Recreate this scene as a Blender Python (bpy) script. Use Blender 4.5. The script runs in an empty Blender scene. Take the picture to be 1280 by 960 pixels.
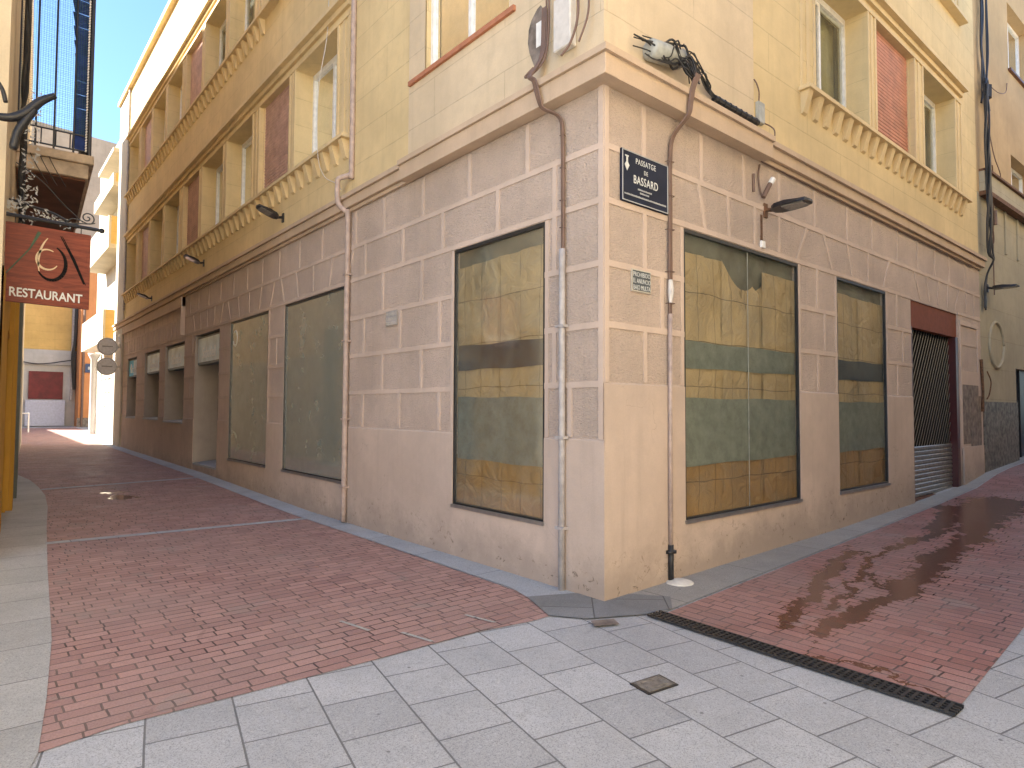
import bpy, bmesh, math, random
from mathutils import Vector, Matrix
random.seed(7)
SC = bpy.context.scene
COL = SC.collection
R = math.radians

# ------------------------------------------------------------------ materials
class NT:
    def __init__(s, name):
        s.m = bpy.data.materials.new(name); s.m.use_nodes = True
        s.t = s.m.node_tree; s.b = s.t.nodes['Principled BSDF']; s.out = s.t.nodes['Material Output']
        s.geo = None
    def n(s, typ, **kw):
        nd = s.t.nodes.new(typ)
        for k, v in kw.items():
            if k.startswith('_'): setattr(nd, k[1:], v)
            else:
                key = int(k[1:]) if k[0] == 'i' and k[1:].isdigit() else k.replace('__', ' ')
                s.put(nd.inputs[key], v)
        return nd
    def put(s, sock, v):
        if hasattr(v, 'is_linked') or isinstance(v, bpy.types.NodeSocket): s.t.links.new(v, sock)
        elif isinstance(v, bpy.types.Node): s.t.links.new(v.outputs[0], sock)
        else: sock.default_value = v
    def pos(s):
        if not s.geo: s.geo = s.n('ShaderNodeNewGeometry')
        return s.geo.outputs['Position']
    def sep(s, v=None):
        return s.n('ShaderNodeSeparateXYZ', Vector=v or s.pos())
    def comb(s, x, y, z=0.0): return s.n('ShaderNodeCombineXYZ', X=x, Y=y, Z=z).outputs[0]
    def math(s, op, a, b=None, c=None):
        nd = s.n('ShaderNodeMath', _operation=op, i0=a)
        if b is not None: s.put(nd.inputs[1], b)
        if c is not None: s.put(nd.inputs[2], c)
        return nd.outputs[0]
    def noise(s, scale, detail=4, rough=.55, vec=None, dist=0):
        return s.n('ShaderNodeTexNoise', Vector=vec or s.pos(), Scale=scale, Detail=detail, Roughness=rough, Distortion=dist).outputs[0]
    def ramp(s, f, a, b, c0=0.0, c1=1.0):
        nd = s.n('ShaderNodeMapRange', Value=f); s.put(nd.inputs[1], a); s.put(nd.inputs[2], b); s.put(nd.inputs[3], c0); s.put(nd.inputs[4], c1)
        return nd.outputs[0]
    def mix(s, f, a, b, mode='MIX'):
        nd = s.n('ShaderNodeMix', _data_type='RGBA', _blend_type=mode)
        s.put(nd.inputs[0], f); s.put(nd.inputs[6], c4(a)); s.put(nd.inputs[7], c4(b)); return nd.outputs[2]
    def bump(s, h, strength=.5, dist=.01, normal=None):
        nd = s.n('ShaderNodeBump', Height=h, Strength=strength, Distance=dist)
        if normal: s.put(nd.inputs['Normal'], normal)
        return nd.outputs[0]
    def set(s, color=None, rough=None, normal=None, metal=None, spec=None):
        if color is not None: s.put(s.b.inputs['Base Color'], c4(color))
        if rough is not None: s.put(s.b.inputs['Roughness'], rough)
        if normal is not None: s.put(s.b.inputs['Normal'], normal)
        if metal is not None: s.put(s.b.inputs['Metallic'], metal)
        if spec is not None: s.put(s.b.inputs['Specular IOR Level'], spec)
        return s.m
def c4(c):
    return (c[0], c[1], c[2], 1.0) if isinstance(c, (tuple, list)) and len(c) == 3 else c
def mul(c, k): return tuple(min(1, x*k) for x in c)

M = {}
def plain(name, c, rough=.6, metal=0.0, var=.12, scale=12, bump=.1, spec=None):
    s = NT(name); f = s.noise(scale, 5)
    col = s.mix(s.ramp(f, .3, .7), mul(c, 1-var), mul(c, 1+var))
    M[name] = s.set(col, rough, s.bump(s.noise(scale*6, 3), bump, .004), metal, spec); return M[name]

def stucco(name, c, kind, dirt=0.0, lines=None, grime=(.10, .075, .05)):
    s = NT(name); P = s.pos(); S = s.sep()
    big = s.noise(.9, 4, .6); mid = s.noise(5, 5, .6)
    col = s.mix(s.ramp(big, .32, .68), mul(c, .87), mul(c, 1.10))
    col = s.mix(s.math('MULTIPLY', s.ramp(mid, .45, .72), .35), col, mul(c, .78))
    # rain streaks: noise stretched along z
    st = s.noise(1.0, 5, .6, vec=s.comb(s.math('MULTIPLY', S.outputs[0], 7.0), s.math('MULTIPLY', S.outputs[1], 7.0), s.math('MULTIPLY', S.outputs[2], .5)))
    col = s.mix(s.math('MULTIPLY', s.ramp(st, .52, .78), .30), col, mul(c, .62))
    nrm = None
    if kind == 'rough':
        tex = s.noise(1.0, 6, .72, vec=s.comb(s.math('MULTIPLY', S.outputs[0], 40.0), s.math('MULTIPLY', S.outputs[1], 40.0), s.math('MULTIPLY', S.outputs[2], 95.0)), dist=.8)
        v = s.n('ShaderNodeTexVoronoi', Vector=s.comb(s.math('MULTIPLY', S.outputs[0], .8), s.math('MULTIPLY', S.outputs[1], .8), s.math('MULTIPLY', S.outputs[2], 1.5)), Scale=48.0).outputs[0]
        h = s.math('ADD', tex, s.math('MULTIPLY', v, .5))
        col = s.mix(s.ramp(tex, .34, .50, .42, 0.0), col, mul(c, .5)); col = s.mix(s.ramp(tex, .56, .68, 0, .25), col, mul(c, 1.3))
        nrm = s.bump(h, 1.0, .022)
    else:
        f = s.noise(70, 5, .6); g = s.noise(7, 4)
        nrm = s.bump(s.math('ADD', s.math('MULTIPLY', f, .4), g), .45, .008)
        col = s.mix(s.ramp(f, .35, .65, .18, 0.0), col, mul(c, .7))
    if lines:
        u = s.math('ADD', S.outputs[0], S.outputs[1])
        wob = s.math('MULTIPLY', s.noise(1.3, 2), .02)
        br = s.n('ShaderNodeTexBrick', Vector=s.comb(u, s.math('ADD', S.outputs[2], wob)), Color1=(1,1,1,1), Color2=(.9,.9,.9,1), Mortar=(0,0,0,1),
                 Scale=1.0, Mortar__Size=.006, Mortar__Smooth=.3, Brick__Width=lines[0], Row__Height=lines[1])
        col = s.mix(s.math('MULTIPLY', br.outputs['Fac'], s.ramp(mid, .3, .7, .05, .5)), col, mul(c, .5))
        col = s.mix(.06, col, br.outputs[0], 'MULTIPLY')
        nrm = s.bump(s.math('SUBTRACT', 1.0, br.outputs['Fac']), .5, .008, nrm)
    if dirt:
        hgt = s.math('SUBTRACT', S.outputs[2], s.math('MAXIMUM', 0.0, s.math('MULTIPLY', S.outputs[0], .035)))
        lim = s.math('ADD', hgt, s.math('MULTIPLY', s.math('SUBTRACT', s.noise(2.2, 5, .7), .5), 1.0))
        col = s.mix(s.math('MULTIPLY', s.ramp(lim, .05, .42, 1.0, 0.0), dirt), col, mul(c, .62))
        chips = s.math('MULTIPLY', s.ramp(s.noise(9, 6, .7, dist=1.5), .60, .66), s.ramp(hgt, .1, .5, 1.0, 0.0))
        col = s.mix(s.math('MULTIPLY', chips, .75), col, grime)
        cr = s.n('ShaderNodeTexVoronoi', _feature='DISTANCE_TO_EDGE', Vector=s.n('ShaderNodeVectorMath', _operation='ADD', i0=P, i1=s.n('ShaderNodeTexNoise', Vector=P, Scale=3.0, Detail=5.0).outputs[1]).outputs[0], Scale=.9).outputs[0]
        crk = s.math('MULTIPLY', s.ramp(cr, 0.0, .006, 1.0, 0.0), s.ramp(s.noise(1.7, 2), .5, .6))
        col = s.mix(s.math('MULTIPLY', crk, .5), col, mul(c, .4))
    M[name] = s.set(col, .9, nrm, spec=.25); return M[name]

stucco('rough_pink', (.655, .53, .44), 'rough')
stucco('band_pink', (.585, .47, .39), 'smooth')
stucco('plinth_pink', (.55, .445, .37), 'smooth', dirt=.75)
stucco('cornice_stucco', (.56, .43, .31), 'smooth')
stucco('upper_yellow', (.70, .555, .31), 'smooth', lines=(1.9, .46))
stucco('panel_pink', (.66, .54, .375), 'smooth', lines=(2.6, .46))
stucco('trim_yellow', (.70, .555, .325), 'smooth')
stucco('grey_jamb', (.42, .37, .32), 'smooth')
stucco('neighbour_green', (.43, .385, .28), 'smooth', lines=(1.15, .62))
stucco('neighbour_ochre', (.50, .36, .20), 'smooth')
stucco('ochre', (.55, .30, .05), 'smooth')
stucco('beige', (.66, .54, .36), 'smooth')
stucco('orange', (.62, .28, .12), 'smooth')
stucco('white_wall', (.55, .50, .40), 'smooth')
stucco('tan_board', (.46, .36, .26), 'smooth', lines=(60, .62))
stucco('yellow_board', (.60, .42, .16), 'smooth', lines=(60, .42))
stucco('pale_grey', (.46, .46, .46), 'smooth')
stucco('unseen_wall', (.72, .62, .46), 'smooth')
plain('granite_dark', (.14, .125, .105), .55, var=.75, scale=11)
plain('old_plaster', (.20, .165, .14), .9, var=.45, scale=9, bump=.6)
plain('repair_plaster', (.33, .27, .22), .9, var=.12, scale=9)
plain('white_pvc', (.78, .78, .76), .35)
plain('black_metal', (.018, .018, .02), .4, spec=.5)
plain('dark_frame', (.03, .032, .035), .35, metal=.3)
plain('alu', (.36, .36, .36), .4, metal=.8)
plain('grille_metal', (.30, .295, .275), .38, metal=.75, var=.3)
plain('slats_warm_lit', (.50, .22, .14), .6, var=.22, scale=6)  # same slats as the left set; warmer light on this side put into the colour
plain('slats_dull_lit', (.52, .34, .29), .6, var=.2, scale=6)  # copy for the left facade, its duller light put into the colour
plain('lintel_red', (.19, .06, .032), .7, var=.15, spec=.2)
plain('jamb_red', (.07, .013, .012), .35)
plain('sill_brick', (.42, .17, .09), .7)
plain('pipe_paint', (.42, .33, .29), .55, var=.2)
plain('pipe_grey', (.38, .36, .36), .5, var=.2)
plain('cable_black', (.02, .02, .022), .5)
plain('cable_brown', (.16, .10, .075), .6)
plain('cable_white', (.6, .58, .55), .5)
plain('plastic_grey', (.36, .37, .34), .5, var=.25)
plain('interior_dark', (.02, .02, .02), .9)
plain('curtain_green', (.42, .38, .20), .9, var=.15, scale=5)
plain('curtain_pale', (.55, .50, .36), .9, var=.15, scale=5)
plain('shop_film', (.15, .15, .12), .25, var=.3, scale=4)
plain('white_paint', (.8, .8, .78), .4)
plain('sign_back_blue', (.014, .018, .036), .5, var=.35, scale=3, spec=.15)
plain('sign_letter', (.62, .64, .62), .4)
plain('sign_letter_dull', (.42, .43, .43), .5)
plain('tile_slate', (.075, .09, .10), .3, var=.3)
plain('tile_light', (.50, .47, .40), .4)
plain('tile_faded', (.36, .33, .30), .5)
plain('bank_panel', (.60, .72, .80), .35, var=.2, scale=3)
plain('bank_frame', (.05, .10, .16), .35)
plain('bank_cyan', (.03, .45, .72), .35)
plain('bank_letter', (.8, .82, .82), .35)
plain('terracotta', (.12, .045, .022), .8, var=.3, scale=3)
plain('slab_concrete', (.48, .38, .27), .85, var=.3, scale=5, bump=.3)
plain('wood_brown', (.13, .05, .018), .45, var=.3)
plain('shutter_green_grey', (.10, .115, .10), .5)
plain('shop_red', (.12, .012, .015), .6, var=.3, scale=3)
plain('shop_white', (.42, .45, .58), .6)
plain('street_blue', (.02, .05, .14), .35)
plain('net_green', (.05, .14, .13), .7)
plain('fabric_blue', (.02, .05, .22), .8, var=.4, scale=6)
plain('leaf_silver', (.42, .42, .40), .4)
plain('lamp_lens', (.22, .21, .19), .2, var=.2, scale=30)
plain('rust', (.14, .07, .035), .85, var=.5, scale=20)
plain('mortar_white', (.62, .60, .54), .8)
plain('grate_metal', (.045, .043, .042), .5, metal=.4, var=.4, scale=25)
plain('slot_black', (.006, .006, .006), .9)
plain('plant_green', (.08, .20, .05), .6, var=.4)
plain('hatch_metal', (.22, .21, .19), .45, metal=.4, var=.4, scale=30, bump=.5)
plain('door_navy', (.012, .014, .03), .4)
plain('graffiti', (.10, .05, .04), .8)

def glass(name, rough=.03, tint=(.75, .82, .78), refl=1.0, dust_glare0=.01):
    s = NT(name)
    tr = s.n('ShaderNodeBsdfTransparent', Color=c4(tint)); gl = s.n('ShaderNodeBsdfGlossy', Color=(.9, .93, .95, 1), Roughness=rough)
    nrm = s.bump(s.noise(1.6, 2), .06, .02); s.put(gl.inputs['Normal'], nrm)
    fr = s.n('ShaderNodeFresnel', IOR=1.5)
    dust = s.n('ShaderNodeBsdfDiffuse', Color=(.50, .53, .44, 1))
    mx = s.n('ShaderNodeMixShader', Fac=s.math('MULTIPLY', fr.outputs[0], refl), i1=tr, i2=gl)
    dn = s.ramp(s.noise(2.2, 6, .7), .42, .75, dust_glare0, dust_glare0+.16)
    mx2 = s.n('ShaderNodeMixShader', Fac=dn, i1=mx, i2=dust)
    s.t.links.new(mx2.outputs[0], s.out.inputs['Surface']); M[name] = s.m
glass('glass_shop', .09, (.95, .96, .94), .32, .012); glass('glass_shop_pale', .10, (.88, .93, .90), 1.2, .30); glass('glass_window', .03, (.9, .93, .91), 1.2)  # pale panes: heavy dust colour stands in for bright reflections

def film(name, c):
    s = NT(name); f = s.noise(7, 8, .75); g = s.noise(11, 7, .8, dist=1.5)
    col = s.mix(s.ramp(f, .35, .68), mul(c, .7), mul(c, 1.25))
    col = s.mix(s.ramp(g, .60, .68, 0, .65), col, mul(c, .3)); col = s.mix(s.ramp(g, .30, .37, .4, 0), col, mul(c, 2.0))
    M[name] = s.set(col, .6)
film('film_green', (.185, .21, .175)); film('film_dark', (.05, .06, .065))
def paper(name, c):
    s = NT(name); f = s.noise(1.2, 4, .6); g = s.noise(4.0, 5, .55, dist=1.2)
    col = s.mix(s.ramp(f, .35, .68), mul(c, .8), mul(c, 1.18))
    col = s.mix(s.ramp(s.noise(26, 4), .6, .8, 0, .35), col, mul(c, .6))
    S = s.sep(); cr = s.n('ShaderNodeTexBrick', _offset=.0, Vector=s.comb(s.math('ADD', s.math('ADD', S.outputs[0], S.outputs[1]), s.math('MULTIPLY', s.noise(.8, 2), .12)), s.math('ADD', S.outputs[2], s.math('MULTIPLY', s.noise(1.1, 2), .10))),
        Color1=(1,1,1,1), Color2=(.86,.86,.86,1), Mortar=(0,0,0,1), Scale=1.0, Mortar__Size=.004, Mortar__Smooth=.4, Brick__Width=.31, Row__Height=.47)
    col = s.mix(s.math('MULTIPLY', cr.outputs['Fac'], .55), col, mul(c, .35)); col = s.mix(.5, col, cr.outputs[0], 'MULTIPLY')
    M[name] = s.set(col, .6, s.bump(s.math('SUBTRACT', g, s.math('MULTIPLY', cr.outputs['Fac'], .15)), 1.0, .05))
paper('paper_kraft', (.46, .35, .19)); paper('paper_kraft_dark', (.34, .21, .085)); paper('paper_pale', (.60, .53, .38))

def granite(name, c, u, v, w, h, shift=(0, 0), offs=.5, rot=0, joint=.0055, wobble=.01):
    s = NT(name); S = s.sep()
    x, y = S.outputs[0], S.outputs[1]
    def lin(a): return s.math('ADD', s.math('MULTIPLY', x, a[0]), s.math('MULTIPLY', y, a[1]))
    U = s.math('ADD', lin(u), shift[0]); V = s.math('ADD', lin(v), shift[1])
    wb = s.math('MULTIPLY', s.math('SUBTRACT', s.noise(1.1, 2), .5), wobble)
    br = s.n('ShaderNodeTexBrick', _offset=offs, Vector=s.comb(s.math('ADD', U, wb), s.math('ADD', V, wb)), Color1=(0,0,0,1), Color2=(1,1,1,1), Mortar=(.5,.5,.5,1),
             Scale=1.0, Mortar__Size=joint, Mortar__Smooth=.15, Brick__Width=w, Row__Height=h)
    sp = s.noise(150, 2, .6); sp2 = s.noise(60, 4, .7)
    col = s.mix(s.ramp(br.outputs[0], 0, 1), mul(c, .86), mul(c, 1.1))
    col = s.mix(s.ramp(sp, .36, .5, .7, 0.0), col, mul(c, .38))
    col = s.mix(s.ramp(sp2, .55, .7, 0, .5), col, mul(c, 1.5))
    col = s.mix(s.ramp(s.noise(1.6, 5, .65), .42, .75, 0, .42), col, mul(c, .55))
    col = s.mix(s.ramp(s.noise(6, 7, .8, dist=1.2), .57, .72, 0, .6), col, mul(c, .42)); col = s.mix(s.ramp(s.noise(.55, 5, .7), .50, .62, 0, .28), col, mul(c, .5))
    spots = s.n('ShaderNodeTexVoronoi', Vector=s.pos(), Scale=4.3).outputs[0]
    col = s.mix(s.ramp(spots, .035, .055, .6, 0), col, (.05, .05, .05))
    col = s.mix(s.math('MULTIPLY', br.outputs['Fac'], .85), col, mul(c, .25))
    h = s.math('ADD', s.math('MULTIPLY', s.math('SUBTRACT', 1.0, br.outputs['Fac']), 1.0), s.math('MULTIPLY', sp2, .12))
    M[name] = s.set(col, s.ramp(s.noise(2, 4), .3, .7, .55, .8), s.bump(h, .6, .006)); return M[name]
e1 = (-.2, -.98); e2 = (.98, -.2)
granite('granite_plaza', (.45, .465, .475), e1, e2, .42, .415, (-.38, .41))
granite('granite_walk', (.47, .475, .45), (1, -.04), (.04, 1), 2.2, .655, (0, .35), .5)
granite('granite_strip', (.44, .48, .52), (0, 1), (1, 0), 1.1, .9, (0.3, .42), .5)
granite('granite_strip_right', (.37, .365, .34), (1, 0), (0, 1), 1.35, .9, (0.2, .7), .5)
granite('granite_corner', (.235, .245, .25), (.7, .7), (.7, -.7), .5, .6, (0.2, .1), .5)

def pavers(name, axis, wet=None):
    s = NT(name); S = s.sep(); x, y = S.outputs[0], S.outputs[1]
    u, v = (x, y) if axis == 'x' else (y, x)
    wb1 = s.math('MULTIPLY', s.math('SUBTRACT', s.noise(2.3, 3), .5), .035)
    wb2 = s.math('MULTIPLY', s.math('SUBTRACT', s.noise(7.0, 3), .5), .012)
    # every row slides by its own amount: jumbled bond
    row = s.math('FLOOR', s.math('DIVIDE', v, .1))
    rnd = s.n('ShaderNodeTexWhiteNoise', _noise_dimensions='1D', W=row).outputs[0]
    U = s.math('ADD', s.math('ADD', u, wb1), s.math('MULTIPLY', rnd, .11))
    vec = s.comb(U, s.math('ADD', v, s.math('MULTIPLY', wb2, .6)))
    br = s.n('ShaderNodeTexBrick', _offset=.5, Vector=vec, Color1=(0,0,0,1), Color2=(1,1,1,1), Mortar=(.5,.5,.5,1),
             Scale=1.0, Mortar__Size=.0065, Mortar__Smooth=.25, Brick__Width=.2, Row__Height=.1)
    c = (.33, .155, .125)
    lo, hi = ((.33, .19, .17), (.49, .30, .26)) if axis == 'x' else ((.26, .12, .10), (.41, .205, .175))
    col = s.mix(br.outputs[0], lo, hi)
    col = s.mix(s.ramp(s.noise(.75, 5, .65), .40, .66, 0, .6), col, (.36, .26, .23))     # worn greyish areas
    patch = s.ramp(s.noise(1.9, 3, .7, dist=.4), .60, .66, 0, .5)
    col = s.mix(patch, col, (.31, .265, .235))
    col = s.mix(s.ramp(s.noise(90, 4, .7), .35, .6, .4, 0), col, (.16, .07, .06))
    col = s.mix(s.ramp(s.noise(30, 4, .7), .64, .78, 0, .6), col, (.55, .42, .38)); col = s.mix(s.ramp(s.noise(3.2, 7, .8, dist=1.0), .58, .70, 0, .45), col, (.12, .07, .06))
    moss = s.ramp(s.noise(1.4, 4), .35, .6)
    mort = s.mix(s.math('MULTIPLY', moss, .6), (.035, .022, .02), (.26, .19, .165))
    col = s.mix(s.math('MULTIPLY', br.outputs['Fac'], .92), col, mort)
    rough = s.ramp(s.noise(3, 4), .3, .7, .5, .75)
    hh = s.math('ADD', s.math('SUBTRACT', 1.0, br.outputs['Fac']), s.math('ADD', s.math('MULTIPLY', br.outputs[0], .35), s.math('MULTIPLY', s.noise(45, 4), .25)))
    strength = .55
    if wet:
        # streams of water: two warped tracks running down to the grate
        wv = s.n('ShaderNodeVectorMath', _operation='SUBTRACT', i0=s.n('ShaderNodeTexNoise', Vector=s.pos(), Scale=2.6, Detail=6.0, Roughness=.65).outputs[1], i1=(.5, .5, .5)).outputs[0]
        wv = s.n('ShaderNodeVectorMath', _operation='MULTIPLY', i0=wv, i1=(1.1, .55, 0)).outputs[0]
        Pw = s.n('ShaderNodeVectorMath', _operation='MULTIPLY', i0=s.n('ShaderNodeVectorMath', _operation='ADD', i0=s.pos(), i1=wv).outputs[0], i1=(1, 1, 0)).outputs[0]
        dmin = None
        def seg(a, b_, w0, w1):
            nonlocal dmin
            A = Vector((a[0], a[1], 0)); D = Vector((b_[0]-a[0], b_[1]-a[1], 0)); L2 = D.dot(D)
            pa = s.n('ShaderNodeVectorMath', _operation='SUBTRACT', i0=Pw, i1=tuple(A)).outputs[0]
            t_ = s.n('ShaderNodeMath', _operation='DIVIDE', _use_clamp=True, i0=s.n('ShaderNodeVectorMath', _operation='DOT_PRODUCT', i0=pa, i1=tuple(D)).outputs['Value'], i1=L2).outputs[0]
            sc = s.n('ShaderNodeVectorMath', _operation='SCALE', i0=tuple(D)); s.put(sc.inputs['Scale'], t_)
            d_ = s.n('ShaderNodeVectorMath', _operation='LENGTH', i0=s.n('ShaderNodeVectorMath', _operation='SUBTRACT', i0=pa, i1=sc.outputs[0]).outputs[0]).outputs['Value']
            d_ = s.math('DIVIDE', d_, s.ramp(t_, 0, 1, w0, w1))
            dmin = d_ if dmin is None else s.math('MINIMUM', dmin, d_)
        for l in ([(8.2, -.9, .5), (6.6, -1.0, .32), (5.2, -1.28, .17), (3.44, -1.38, .12), (2.13, -1.52, .11), (1.28, -1.48, .09), (.5, -1.5, .07)],
                  [(.16, -1.57, .05), (.13, -1.94, .035), (.18, -2.18, .03), (.06, -2.44, .03)],
                  [(3.46, -.62, .07), (2.22, -.84, .08), (1.28, -1.09, .07), (.5, -1.3, .045)],
                  [(7.06, -.55, .2), (5.02, -.95, .10), (3.7, -.85, .04), (2.43, -1.1, .04), (1.2, -1.31, .035)],
                  [(2.1, -1.6, .04), (2.21, -1.39, .04), (2.6, -1.05, .03)], [(7.4, -.9, .25), (7.15, -.25, .2)]):
            for p_, q_ in zip(l, l[1:]): seg(p_, q_, p_[2], q_[2])
        ed = s.math('ADD', dmin, s.math('ADD', s.math('MULTIPLY', s.math('SUBTRACT', s.noise(9, 5, .7), .5), 2.2), s.math('MULTIPLY', br.outputs['Fac'], -.9)))
        m = s.ramp(ed, .85, 1.05, 1.0, 0.0)
        wm = s.math('MULTIPLY', m, 1.0)
        col = s.mix(s.math('MULTIPLY', wm, .8), col, s.mix(.5, (.085, .028, .018), (.11, .045, .022)))
        rough = s.n('ShaderNodeMix', i0=wm, i2=rough, i3=.20).outputs[0]
        nr = s.bump(hh, s.math('SUBTRACT', strength, s.math('MULTIPLY', wm, .45)), .006)
    else:
        # a small puddle that catches the light
        d = s.n('ShaderNodeVectorMath', _operation='DISTANCE', i0=s.n('ShaderNodeVectorMath', _operation='MULTIPLY', i0=s.pos(), i1=(1, .35, 0)).outputs[0], i1=(-2.05, 3.22, 0)).outputs[1]
        pm = s.ramp(s.math('ADD', d, s.math('MULTIPLY', s.math('SUBTRACT', s.noise(2.6, 5, .6), .5), 1.1)), .10, .16, 1, 0)
        col = s.mix(s.math('MULTIPLY', pm, .5), col, (.12, .06, .05))
        rough = s.n('ShaderNodeMix', i0=pm, i2=rough, i3=.05).outputs[0]
        nr = s.bump(hh, s.math('SUBTRACT', strength, s.math('MULTIPLY', pm, .5)), .006)
    M[name] = s.set(col, rough, nr); return M[name]
pavers('pavers_left', 'x'); pavers('pavers_right', 'y', wet=True)

# restaurant sign board: glossy stained wood with a lengthwise grain
s = NT('sign_wood'); S_ = s.sep()
g_ = s.noise(1.0, 6, .7, vec=s.comb(s.math('MULTIPLY', S_.outputs[0], 3.0), 0.0, s.math('MULTIPLY', S_.outputs[2], 26.0)), dist=.5)
M['sign_wood'] = s.set(s.mix(s.ramp(g_, .3, .7), (.085, .013, .008), (.27, .055, .026)), .42, spec=.25)
# perforated metal kick band of the grille needs no texture; corrugation is modelled

# ------------------------------------------------------------------ mesh helpers
class MB:
    def __init__(s): s.v = []; s.f = []
    def quad(s, *p):
        i = len(s.v); s.v += [tuple(q) for q in p]; s.f.append(tuple(range(i, i+len(p))))
    def hexa(s, p):   # 8 points: bottom 4, top 4
        i = len(s.v); s.v += [tuple(q) for q in p]
        for a in ((0,3,2,1),(4,5,6,7),(0,1,5,4),(1,2,6,5),(2,3,7,6),(3,0,4,7)): s.f.append(tuple(i+k for k in a))
    def box(s, x0, x1, y0, y1, z0, z1, T=None):
        T = T or (lambda a, b, c: (a, b, c))
        s.hexa([T(x0,y0,z0),T(x1,y0,z0),T(x1,y1,z0),T(x0,y1,z0),T(x0,y0,z1),T(x1,y0,z1),T(x1,y1,z1),T(x0,y1,z1)])
    def tube(s, pts, r, n=8, close=True):
        pts = [Vector(p) for p in pts]; i0 = len(s.v); up = Vector((0, 0, 1)); prev = None
        for k, p in enumerate(pts):
            d = (pts[min(k+1, len(pts)-1)] - pts[max(k-1, 0)]).normalized()
            a = prev if prev else (up if abs(d.z) < .9 else Vector((1, 0, 0)))
            a = (a - d*a.dot(d)).normalized(); prev = a; b = d.cross(a)
            rr = r[k] if isinstance(r, (list, tuple)) else r
            for j in range(n):
                t = 2*math.pi*j/n; s.v.append(tuple(p + (a*math.cos(t) + b*math.sin(t))*rr))
        for k in range(len(pts)-1):
            for j in range(n):
                j2 = (j+1) % n; q = i0+k*n
                s.f.append((q+j, q+j2, q+n+j2, q+n+j))
        if close:
            s.f.append(tuple(i0+j for j in range(n))[::-1]); e = i0+(len(pts)-1)*n; s.f.append(tuple(e+j for j in range(n)))
    def lathe(s, c, prof, n=24, axis='z'):   # prof: (r, h)
        i0 = len(s.v)
        for r, h in prof:
            for j in range(n):
                t = 2*math.pi*j/n; a, b = r*math.cos(t), r*math.sin(t)
                s.v.append({'z': (c[0]+a, c[1]+b, c[2]+h), 'y': (c[0]+a, c[1]+h, c[2]+b), 'x': (c[0]+h, c[1]+a, c[2]+b)}[axis])
        for k in range(len(prof)-1):
            for j in range(n):
                j2 = (j+1) % n; q = i0+k*n; s.f.append((q+j, q+j2, q+n+j2, q+n+j))
        s.f.append(tuple(i0+j for j in range(n))[::-1]); e = i0+(len(prof)-1)*n; s.f.append(tuple(e+j for j in range(n)))
    def build(s, name, mat, parent=None, smooth=False, bevel=0):
        me = bpy.data.meshes.new(name); me.from_pydata(s.v, [], s.f)
        bm = bmesh.new(); bm.from_mesh(me); bmesh.ops.remove_doubles(bm, verts=bm.verts, dist=1e-5)
        if bevel: bmesh.ops.bevel(bm, geom=list(bm.edges), offset=bevel, segments=1, affect='EDGES', clamp_overlap=True)
        bmesh.ops.recalc_face_normals(bm, faces=bm.faces); bm.to_mesh(me); bm.free()
        me.materials.append(M[mat] if isinstance(mat, str) else mat)
        if smooth:
            for p in me.polygons: p.use_smooth = True
        o = bpy.data.objects.new(name, me); COL.objects.link(o)
        if parent:
            o.parent = parent; o.matrix_parent_inverse = (world_of(parent)).inverted()
        return o
def world_of(o):
    m = o.matrix_basis.copy()
    if o.parent: m = world_of(o.parent) @ o.matrix_parent_inverse @ m
    return m
def tag(o, label=None, cat=None, group=None, kind=None):
    if label: o['label'] = label
    if cat: o['category'] = cat
    if group: o['group'] = group
    if kind: o['kind'] = kind
    return o
def thing(name, label, cat, loc, group=None):
    o = bpy.data.objects.new(name, None); COL.objects.link(o); o.location = loc; o.empty_display_size = .2
    return tag(o, label, cat, group)
def one(mb, name, mat, label, cat, group=None, **kw):
    return tag(mb.build(name, mat, **kw), label, cat, group)
def spline(pts, k=6):
    P = [Vector(p) for p in pts]; P = [P[0]*2-P[1]] + P + [P[-1]*2-P[-2]]; out = []
    for i in range(1, len(P)-2):
        for j in range(k):
            t = j/k; a, b, c, d = P[i-1], P[i], P[i+1], P[i+2]
            out.append(.5*((2*b)+(c-a)*t+(2*a-5*b+4*c-d)*t*t+(3*b-a-3*c+d)*t**3))
    out.append(P[-2]); return out
def text_mesh(name, body, size, mat, loc, ux, uy, parent, extrude=.002, align='CENTER', spacing=1.0, sx=1.0, bold=0.0):
    """lettering whose baseline runs along ux and whose height runs along uy"""
    cu = bpy.data.curves.new(name, 'FONT'); cu.body = body; cu.size = size; cu.extrude = extrude; cu.align_x = align; cu.space_character = spacing; cu.offset = bold
    ob = bpy.data.objects.new(name+'_c', cu); COL.objects.link(ob)
    dg = bpy.context.evaluated_depsgraph_get(); dg.update()
    me = bpy.data.meshes.new_from_object(ob.evaluated_get(dg)); bpy.data.objects.remove(ob)
    ux = Vector(ux).normalized(); uy = Vector(uy).normalized(); n = ux.cross(uy)
    mt = Matrix(((ux.x*sx, uy.x, n.x, loc[0]), (ux.y*sx, uy.y, n.y, loc[1]), (ux.z*sx, uy.z, n.z, loc[2]), (0, 0, 0, 1)))
    me.transform(mt); me.materials.clear(); me.materials.append(M[mat])
    o = bpy.data.objects.new(name, me); COL.objects.link(o)
    if parent: o.parent = parent; o.matrix_parent_inverse = world_of(parent).inverted()
    return o

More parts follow.
